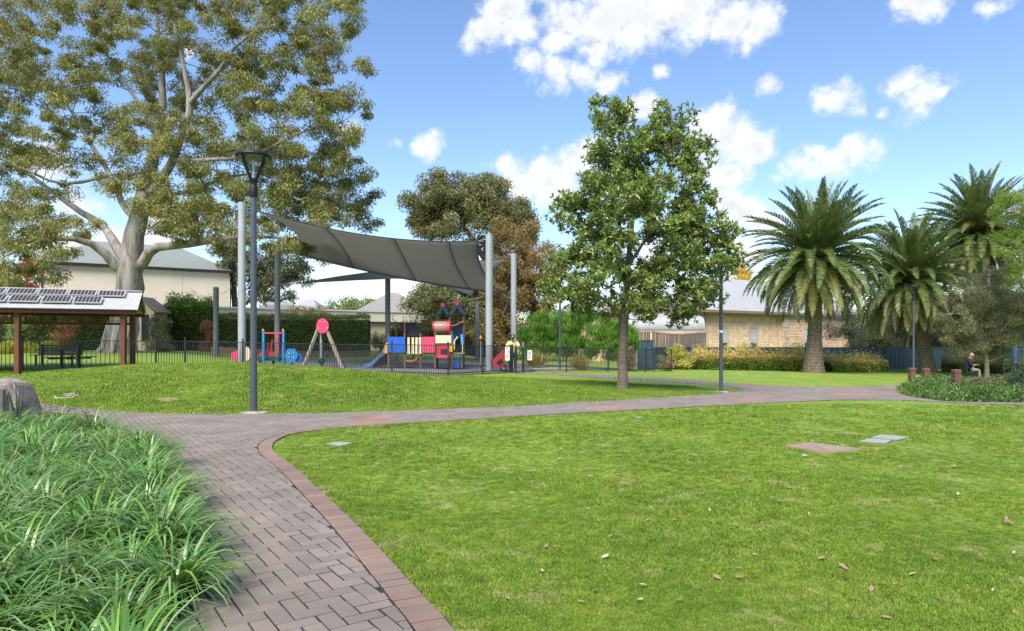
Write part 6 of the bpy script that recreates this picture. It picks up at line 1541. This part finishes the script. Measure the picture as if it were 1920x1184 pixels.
blob(442, 668, 9, 9.5, CY-.1, 5, .1).build('panel', M['pink'], ps); blob(464, 664, 5.5, 13, CY, 3, .1).build('cream_panel', M['cream'], ps)
for px in (442, 463): MB().pbox(px-1.8, 675, px+1.8, gnd(px, CY), CY+.07, .07).build('post', M['sky_blue'], ps)
of = thing('orange_flag_pole', 'thin pole with small orange top behind the playground', 'pole', gY(901.5, 38)); mb = MB(); mb.tube([gY(901.5,38), P(901.5,640,38)], .02, 6); mb.build('pole', M['alu'], of)
mb = MB(); mb.lathe([(.02,-.12),(.09,-.05),(.09,.03),(.03,.13)], 10, P(901.5,634,38)); mb.build('top', M['orange'], of, True)

# ================================================================== people
def skin(name, chains, mat, parent, sub=2):
    """one continuous surface grown over connected chains of (point, radius)"""
    off = OFF[parent.name]; verts, edges, rad, key = [], [], [], {}
    for ch in chains:
        prev = None
        for p, rr in ch:
            k = tuple(round(c, 3) for c in p)
            if k not in key: key[k] = len(verts); verts.append(Vector(p) - off); rad.append(rr)
            i = key[k]
            if prev is not None and prev != i: edges.append((prev, i))
            prev = i
    me = bpy.data.meshes.new(name); me.from_pydata([tuple(v) for v in verts], edges, [])
    o = bpy.data.objects.new(name, me); COL.objects.link(o); o.parent = parent; OFF[o.name] = off
    sm = o.modifiers.new('skin', 'SKIN'); sm.use_smooth_shade = True
    for i, rr in enumerate(rad):
        d = me.skin_vertices[0].data[i]; d.radius = (rr, rr) if not isinstance(rr, tuple) else rr; d.use_root = (i == 0)
    ss = o.modifiers.new('sub', 'SUBSURF'); ss.levels = ss.render_levels = sub
    me.materials.append(mat); return o
def head(parent, c, fwd, size=.115, hairm=None):
    """skull, jaw, nose, ears, eyes and mouth looking along fwd"""
    f = Vector(fwd).normalized(); s = f.cross(Vector((0,0,1))).normalized(); up = s.cross(f); off = OFF[parent.name]
    bm = bmesh.new(); bmesh.ops.create_uvsphere(bm, u_segments=24, v_segments=16, radius=1)
    for v in bm.verts:
        x, y, z = v.co; jaw = max(0, -z); v.co = (s * x * (.78 - .22 * jaw) + f * (y * (.95 - .1 * jaw) + .10 * jaw) + up * z * 1.12) * size + Vector(c) - off
    me = bpy.data.meshes.new('head'); bm.to_mesh(me); bm.free(); smooth_mesh(me, 3); me.materials.append(M['skin']); o = bpy.data.objects.new('head', me); COL.objects.link(o); o.parent = parent; OFF[o.name] = off
    c = Vector(c); P3 = lambda a, b_, d: c + (s * a + f * b_ + up * d) * size
    mb = MB(); mb.prism([P3(-.12,.92,-.18), P3(.12,.92,-.18), P3(0,.95,.25)], f * size * .01); mb.add([P3(-.13,.90,-.2), P3(.13,.90,-.2), P3(0,1.18,-.16), P3(0,.9,.25)], [(0,1,2),(1,3,2),(3,0,2)]); mb.build('nose', M['skin'], o)
    for e in (-1, 1):
        mb = MB(); mb.tube([P3(e*.32,.86,.12), P3(e*.32,.92,.12)], .012, 8); mb.build('eye', M['sign_black'], o)
        mb = MB(); mb.lathe([(.004,-.03),(.02,-.01),(.022,.012),(.006,.032)], 8, P3(e*.80,0,.0)); mb.build('ear', M['skin'], o, True)
    mb = MB(); mb.bar(P3(-.25,.83,-.5), P3(.25,.83,-.5), .012, .012); mb.build('mouth', M['sign_red'], o)
    return o
def hand(parent, wrist, d, palm_n, m='skin', curl=.6):
    d = Vector(d).normalized(); n_ = Vector(palm_n).normalized(); s = d.cross(n_).normalized(); w = Vector(wrist); ch = []
    k = w + d * .045; ch.append([(w, .024), (k, (.034, .02))])
    for j, (o_, l_) in enumerate(((-.03,.066),(-.01,.075),(.01,.072),(.03,.058))):
        b_ = w + d * .085 + s * o_; ch.append([(k, (.034,.02)), (b_, .0105), (b_ + d * l_ * .5 - n_ * curl * .015, .0095), (b_ + d * l_ * .8 - n_ * curl * .05, .008)])
    ch.append([(k, (.034,.02)), (w + d * .06 - s * .045, .0105), (w + d * .095 - s * .055 - n_ * .02, .009)])
    return skin('hand', ch, M[m], parent, 1)

# man leaning on the gate
g_ = gY(961.5, 31.9); mn = thing('person', 'man in navy cap and pale yellow shirt leaning on the playground gate', 'person', g_)
B_ = lambda x, y, z: g_ + Vector((x, y, z))
hip, chest, neck = B_(0,.12,.90), B_(0,-.02,1.25), B_(0,-.14,1.43)
skin('body', [[(hip,.13),(B_(0,.06,1.08),.125),(chest,.14),(neck,.055),(B_(0,-.2,1.52),.05)],
 [(hip,.13),(B_(.1,.1,.84),.085),(B_(.12,.05,.48),.058),(B_(.12,.12,.09),.04),(B_(.13,0,.04),.035)], [(hip,.13),(B_(-.1,.1,.84),.085),(B_(-.12,.04,.48),.058),(B_(-.12,.1,.09),.04),(B_(-.14,-.02,.04),.035)],
 [(chest,.14),(B_(.19,-.03,1.34),.06),(B_(.30,-.16,1.13),.045),(B_(.12,-.36,1.16),.032)], [(chest,.14),(B_(-.19,-.03,1.34),.06),(B_(-.30,-.16,1.13),.045),(B_(-.14,-.36,1.16),.032)]], M['skin'], mn)
skin('shirt', [[(B_(0,.12,.80),.18),(B_(0,.06,1.08),.19),(chest,.205),(B_(0,-.09,1.38),.12),(B_(0,-.13,1.45),.07)], [(chest,.205),(B_(.19,-.03,1.34),.105),(B_(.29,-.14,1.16),.085)], [(chest,.205),(B_(-.19,-.03,1.34),.105),(B_(-.29,-.14,1.16),.085)]], M['shirt_yellow'], mn)
skin('trousers', [[(B_(0,.12,.90),.148),(B_(.1,.1,.82),.105),(B_(.12,.05,.48),.08),(B_(.12,.12,.1),.065)], [(B_(0,.12,.90),.148),(B_(-.1,.1,.82),.105),(B_(-.12,.04,.48),.08),(B_(-.12,.1,.1),.065)]], M['trousers_dark'], mn)
for sx in (-.13, .13): skin('shoe', [[(B_(sx,.14,.05),.045),(B_(sx,.02,.04),.046),(B_(sx,-.1,.03),.035)]], M['shoe'], mn, 1)
hd = head(mn, B_(0,-.22,1.60), (0,-1,-.55))
mb = MB(); c = B_(0,-.2,1.645); mb.lathe([(.115,-.02),(.118,.02),(.1,.07),(.05,.1),(.01,.105)], 18, c); cp = mb.build('cap', M['cap'], mn, True)
mb = MB(); mb.prism([c + Vector((.1*math.cos(t_), -.06 - .13*math.sin(t_), -.02 - .05*math.sin(t_))) for t_ in np.linspace(0, math.pi, 12)], (0,0,.012)); mb.build('cap_brim', M['cap'], cp)
hand(mn, B_(.12,-.36,1.16), (-1,-.2,-.1), (0,0,1)); hand(mn, B_(-.14,-.36,1.16), (1,-.2,-.1), (0,0,-1))

# pram
q = gY(930, 31.0); pm = thing('pram', 'red three wheeled pram parked inside the playground fence', 'pram', q); W = 31.0
for px, py, yy, rr in ((944,692,30.85,.15),(944,692,31.4,.15),(907,690.5,31.1,.13)):
    c = P(px, py, yy); c.z = Tz(c.x, c.y) + rr + .03; n_ = 22; mb = MB(); pts = [c + Vector((rr*.86*math.cos(t_), 0, rr*.86*math.sin(t_))) for t_ in np.linspace(0, 2*math.pi, n_)]
    mb.tube(pts, rr*.16, 8, False); wh = mb.build('wheel', M['tyre'], pm, True)
    mb = MB()
    for k in range(6): a_ = k * math.pi / 3; mb.bar(c, c + Vector((rr*.8*math.cos(a_), 0, rr*.8*math.sin(a_))), .012, .012)
    mb.tube([c - Vector((0,.04,0)), c + Vector((0,.04,0))], .03, 10); mb.build('spokes', M['alu'], wh)
for dy in (-.22, .22):
    mb = MB(); mb.tube([P(907,690,W)+Vector((0,0,.05)), P(922,676,W)+Vector((0,dy*.6,0)), P(938,662,W)+Vector((0,dy,0)), P(948,655,W)+Vector((0,dy,0))], .02, 8); mb.build('frame_tube', M['black'], pm, True)
    mb = MB(); mb.tube([P(944,692,W)+Vector((0,dy,0)), P(932,668,W)+Vector((0,dy,0))], .018, 8); mb.build('frame_tube', M['alu'], pm, True)
mb = MB(); mb.prism([P(923,676,W-.24), P(935,664,W-.24), P(944,655.5,W-.24), P(948,660,W-.24), P(947,684,W-.24), P(938,689,W-.24), P(926,690,W-.24)], (0,.48,0)); st_ = mb.build('seat_shell', M['red'], pm)
mb = MB(); mb.prism([P(930,681,W-.245), P(940,672,W-.245), P(944,680,W-.245), P(938,687,W-.245)], (0,.02,0)); mb.build('seat_opening', M['black'], st_)
mb = MB(); n_ = 8; c = P(941,664,W); mb.add([c + Vector((.2*math.cos(t_), y_, .2*math.sin(t_))) for t_ in np.linspace(.3, 2.6, n_) for y_ in (-.25, .25)], [(2*i, 2*i+1, 2*i+3, 2*i+2) for i in range(n_-1)]); o = mb.build('hood', M['red'], pm, True); o.modifiers.new('thickness', 'SOLIDIFY').thickness = .02
mb = MB(); mb.tube([P(948,655,W)+Vector((0,-.22,0)), P(948,655,W)+Vector((0,.22,0))], .022, 8); mb.build('handle', M['black'], pm, True)

# park bench with seated man
bY = 36.0; q = gY(1812, bY); bn = thing('park_bench', 'dark slatted park bench with a man seated on it', 'bench', q)
fw_ = Vector((.93, -.36, 0)).normalized(); sd_ = Vector((.36, .93, 0)); bq = lambda f_, s_, z: q + fw_ * f_ + sd_ * s_ + Vector((0,0,z))
for k in range(5): mb = MB(); f_ = -.05 + k * .1; mb.bar(bq(f_,-.8,.44), bq(f_,.8,.44), .085, .035, (0,0,1)); mb.build('seat_slat', M['fence'], bn)
for k in range(4): mb = MB(); z = .54 + k * .1; mb.bar(bq(-.12 - k*.03,-.8,z), bq(-.12 - k*.03,.8,z), .03, .085); mb.build('back_slat', M['fence'], bn)
for s_ in (-.65, .65):
    mb = MB(); mb.bar(bq(-.02,s_,.42), bq(.3,s_,-.03), .05, .05); mb.bar(bq(.36,s_,.42), bq(-.05,s_,-.03), .05, .05); mb.bar(bq(-.08,s_,.42), bq(-.23,s_,.9), .05, .04); mb.build('leg', M['fence'], bn)
sm_ = thing('person', 'bald man in dark shirt and grey trousers sitting on the park bench', 'person', q + fw_ * .2)
Q = lambda f_, s_, z: q + fw_ * f_ + sd_ * (s_ - .15) + Vector((0,0,z))
hip, chest = Q(.1,0,.56), Q(.08,0,.95)
arms = [[(chest,.145),(Q(.07,e*.2,1.02),.06),(Q(.14,e*.26,.78),.045),(Q(.40,e*.12,.80),.03)] for e in (-1, 1)]
legs = [[(hip,.14),(Q(.2,e*.1,.54),.085),(Q(.52,e*.11,.52),.06),(Q(.52,e*.11,.1),.042)] for e in (-1, 1)]
skin('body', [[(hip,.14),(Q(.06,0,.75),.13),(chest,.145),(Q(.12,0,1.14),.055),(Q(.17,0,1.2),.05)]] + arms + legs, M['skin'], sm_)
skin('shirt', [[(Q(.09,0,.50),.19),(Q(.05,0,.75),.195),(Q(.07,0,.95),.21),(Q(.09,0,1.08),.13),(Q(.12,0,1.16),.075)]] + [[(Q(.07,0,.95),.21),(Q(.06,e*.2,1.02),.105),(Q(.13,e*.27,.78),.08),(Q(.2,e*.24,.77),.07)] for e in (-1, 1)], M['shirt_dark'], sm_)
skin('trousers', [[(Q(.09,0,.55),.158),(Q(.2,e*.1,.545),.1),(Q(.52,e*.11,.53),.075),(Q(.52,e*.11,.1),.062)] for e in (-1, 1)], M['trousers_grey'], sm_)
for e in (-1, 1):
    skin('shoe', [[(Q(.49,e*.11,.05),.045),(Q(.58,e*.11,.045),.046),(Q(.69,e*.11,.035),.036)]], M['shoe'], sm_, 1)
    hand(sm_, Q(.40,e*.12,.80), fw_ * .9 - sd_ * e * .4, (0,0,1))
head(sm_, Q(.20,0,1.30), fw_ + Vector((0,0,-.4)))
ph = MB(); c = Q(.52,0,.82); ph.bar(c - sd_*.04, c + sd_*.04, .12, .012); pho = ph.build('phone', M['black'], None, loc=c); tag(pho, 'small dark phone held by the seated man', 'phone')

# timber bollards
for k, (px, Y, yt, lab) in enumerate(((1710,32,690,'short weathered timber bollard in front of the leaning palm'),(1735.5,30,691,'weathered timber bollard at the edge of the groundcover'),(1793,26,693,'stout weathered timber bollard in front of the park bench'))):
    b_ = gY(px, Y); zt = CAM_H - (yt - HY) * Y / FPX; t = thing('timber_bollard', lab, 'bollard', b_, 'timber bollards in the groundcover'); w = .12
    mb = MB(); mb.box(b_.x-w, b_.x+w, b_.y-w, b_.y+w, b_.z-.2, zt-.18); mb.add([(b_.x+sx*w*k2, b_.y+sy*w*k2, z) for k2, z in ((.86,zt-.18),(.86,zt-.13),(1,zt-.13),(1,zt-.03),(.8,zt)) for sx, sy in ((-1,-1),(1,-1),(1,1),(-1,1))], [(4*i+j, 4*i+(j+1)%4, 4*i+4+(j+1)%4, 4*i+4+j) for i in range(4) for j in range(4)] + [(16,17,18,19)])
    mb.build('post', M['rust_timber'], t)
    mb = MB(); mb.bar((b_.x-w-.01, b_.y-w*.3, zt-.35), (b_.x-w-.01, b_.y+w*.3, zt-.35), .02, .06); mb.build('bracket', M['grey_post'], t)

# ================================================================== small things on the ground
def hull(name, label, cat, pts, mat, loc, seed=1, sub=2, disp=.05, parts=None):
    bm = bmesh.new(); [bm.verts.new(Vector(p)) for p in pts]; bmesh.ops.convex_hull(bm, input=bm.verts)
    loose = [v for v in bm.verts if not v.link_faces]; bmesh.ops.delete(bm, geom=loose, context='VERTS')
    bmesh.ops.bevel(bm, geom=bm.edges[:], offset=.035, segments=2, affect='EDGES')
    me = bpy.data.meshes.new(name); bm.to_mesh(me); bm.free(); me.materials.append(mat); smooth_mesh(me, .5); return me
bl = G(-8.93, 12.0); bo = thing('boulder', 'large split grey boulder with a dark plaque at the edge of the bed', 'rock', bl)
bp3 = lambda x, y, z: Vector((x, y, z)) * .86
BS = .86
me = hull('stone', '', '', [(x_*BS, y_*BS, z_*BS) for x_, y_, z_ in [(-.75,-.35,-.2),(.10,-.55,-.2),(.52,-.3,-.2),(.6,.5,-.2),(-.7,.6,-.2),(-.62,-.28,.55),(-.25,-.3,.82),(.05,-.42,.80),(.33,-.25,.80),(.42,.3,.72),(-.4,.4,.75),(.12,.1,.90),(.50,-.2,.45),(-.72,0,.4)]], M['granite'], bl)
o = bpy.data.objects.new('stone', me); COL.objects.link(o); o.parent = bo; OFF[o.name] = bl
mb = MB(); mb.prism([bl + bp3(.05,-.53,.12), bl + bp3(.36,-.44,.12), bl + bp3(.31,-.36,.66), bl + bp3(.06,-.45,.68)], (-.02,-.05,.0)); mb.build('plaque', M['plaque'], bo)
mb = MB(); mb.prism([bl + bp3(-.20,-.49,.1), bl + bp3(.02,-.56,.1), bl + bp3(.03,-.46,.76), bl + bp3(-.22,-.36,.78)], (-.012,-.03,0)); mb.build('cut_face', M['stone_pale'], bo)
# half-buried stone with pale rim, bare patches
c = gp(130, 744); cg = G(*c); hs = thing('ringed_stone', 'small half buried stone with a white rim on the mound', 'rock', cg)
me = hull('stone', '', '', [(.17*math.cos(a_)*(1+.15*math.sin(3*a_)), .12*math.sin(a_), z) for a_ in np.linspace(0, 6.0, 9) for z in (-.08, .05)] + [(.02,.02,.12)], M['granite'], cg)
o = bpy.data.objects.new('stone', me); COL.objects.link(o); o.parent = hs; OFF[o.name] = cg
mb = MB(); mb.tube([G(c[0] + .25*math.cos(a_), c[1] + .3*math.sin(a_), .03) for a_ in np.linspace(math.pi*1.1, math.pi*1.8, 10)], .016, 6); mb.build('rim', M['chalk'], hs, True)
def patch(name, label, pxs, mat, dz=.014): 
    pl = cr([gp(*p) for p in pxs + pxs[:1]], 4)[:-1]; sheet(name, pl, dz, mat, .3, label)
patch('bare_earth', 'bare earth patch on the mound', [(292,749),(315,747),(335,751),(318,755),(298,753)], M['dirt'], .02)
def lid(name, label, cat, pxs, mat, h=.035, group=None, grooves=0):
    pl = [gp(*p) for p in pxs]; c_ = np.mean(pl, 0); cg = G(*c_); t = thing(name, label, cat, cg, group)
    mb = MB(); mb.prism([Vector((p[0], p[1], Tz(*p) + .004)) for p in pl], (0,0,h)); mb.build('lid', mat, t)
    q_ = [c_ + (p - c_) * 1.07 for p in pl]; mb = MB(); mb.prism([Vector((p[0], p[1], Tz(*p) - .03)) for p in q_], (0,0,h + .026)); mb.build('surround', M['grey_post'] if mat is not M['pit'] else M['dirt'], t)
    for k in range(grooves):
        s = (k + .5) / grooves; a_, b_ = np.array(pl[0]) * (1-s) + np.array(pl[3]) * s, np.array(pl[1]) * (1-s) + np.array(pl[2]) * s; d_ = (b_ - a_) * .06
        mb = MB(); mb.bar(V3(a_ + d_, Tz(*a_) + h + .006), V3(b_ - d_, Tz(*b_) + h + .006), .012, .01); mb.build('rib', M['dirt'], t)
    return t
lid('pit_cover', 'brown ribbed rectangular pit cover set in the front lawn', 'cover', [(1474,839),(1518,834),(1613,846),(1548,852)], M['pit'], .03, None, 6)
lid('concrete_lid', 'smaller pale concrete lid beside the larger one in the lawn', 'cover', [(1611,831),(1629,825.5),(1671,828.5),(1662,834)], M['concrete'], .022)
lid('concrete_lid', 'larger pale concrete lid in the front lawn', 'cover', [(1634,823.5),(1652,818),(1703,822.5),(1682,828)], M['concrete'], .022)
lid('valve_cover', 'small pale valve cover in the lawn near the path bend', 'cover', [(612,836),(632,832),(662,834),(640,839)], M['concrete'], .022)
lid('valve_cover', 'tiny pale cover in the lawn near the red brick patch', 'cover', [(1190,785),(1198,783.5),(1208,785),(1198,786.5)], M['concrete'], .022)
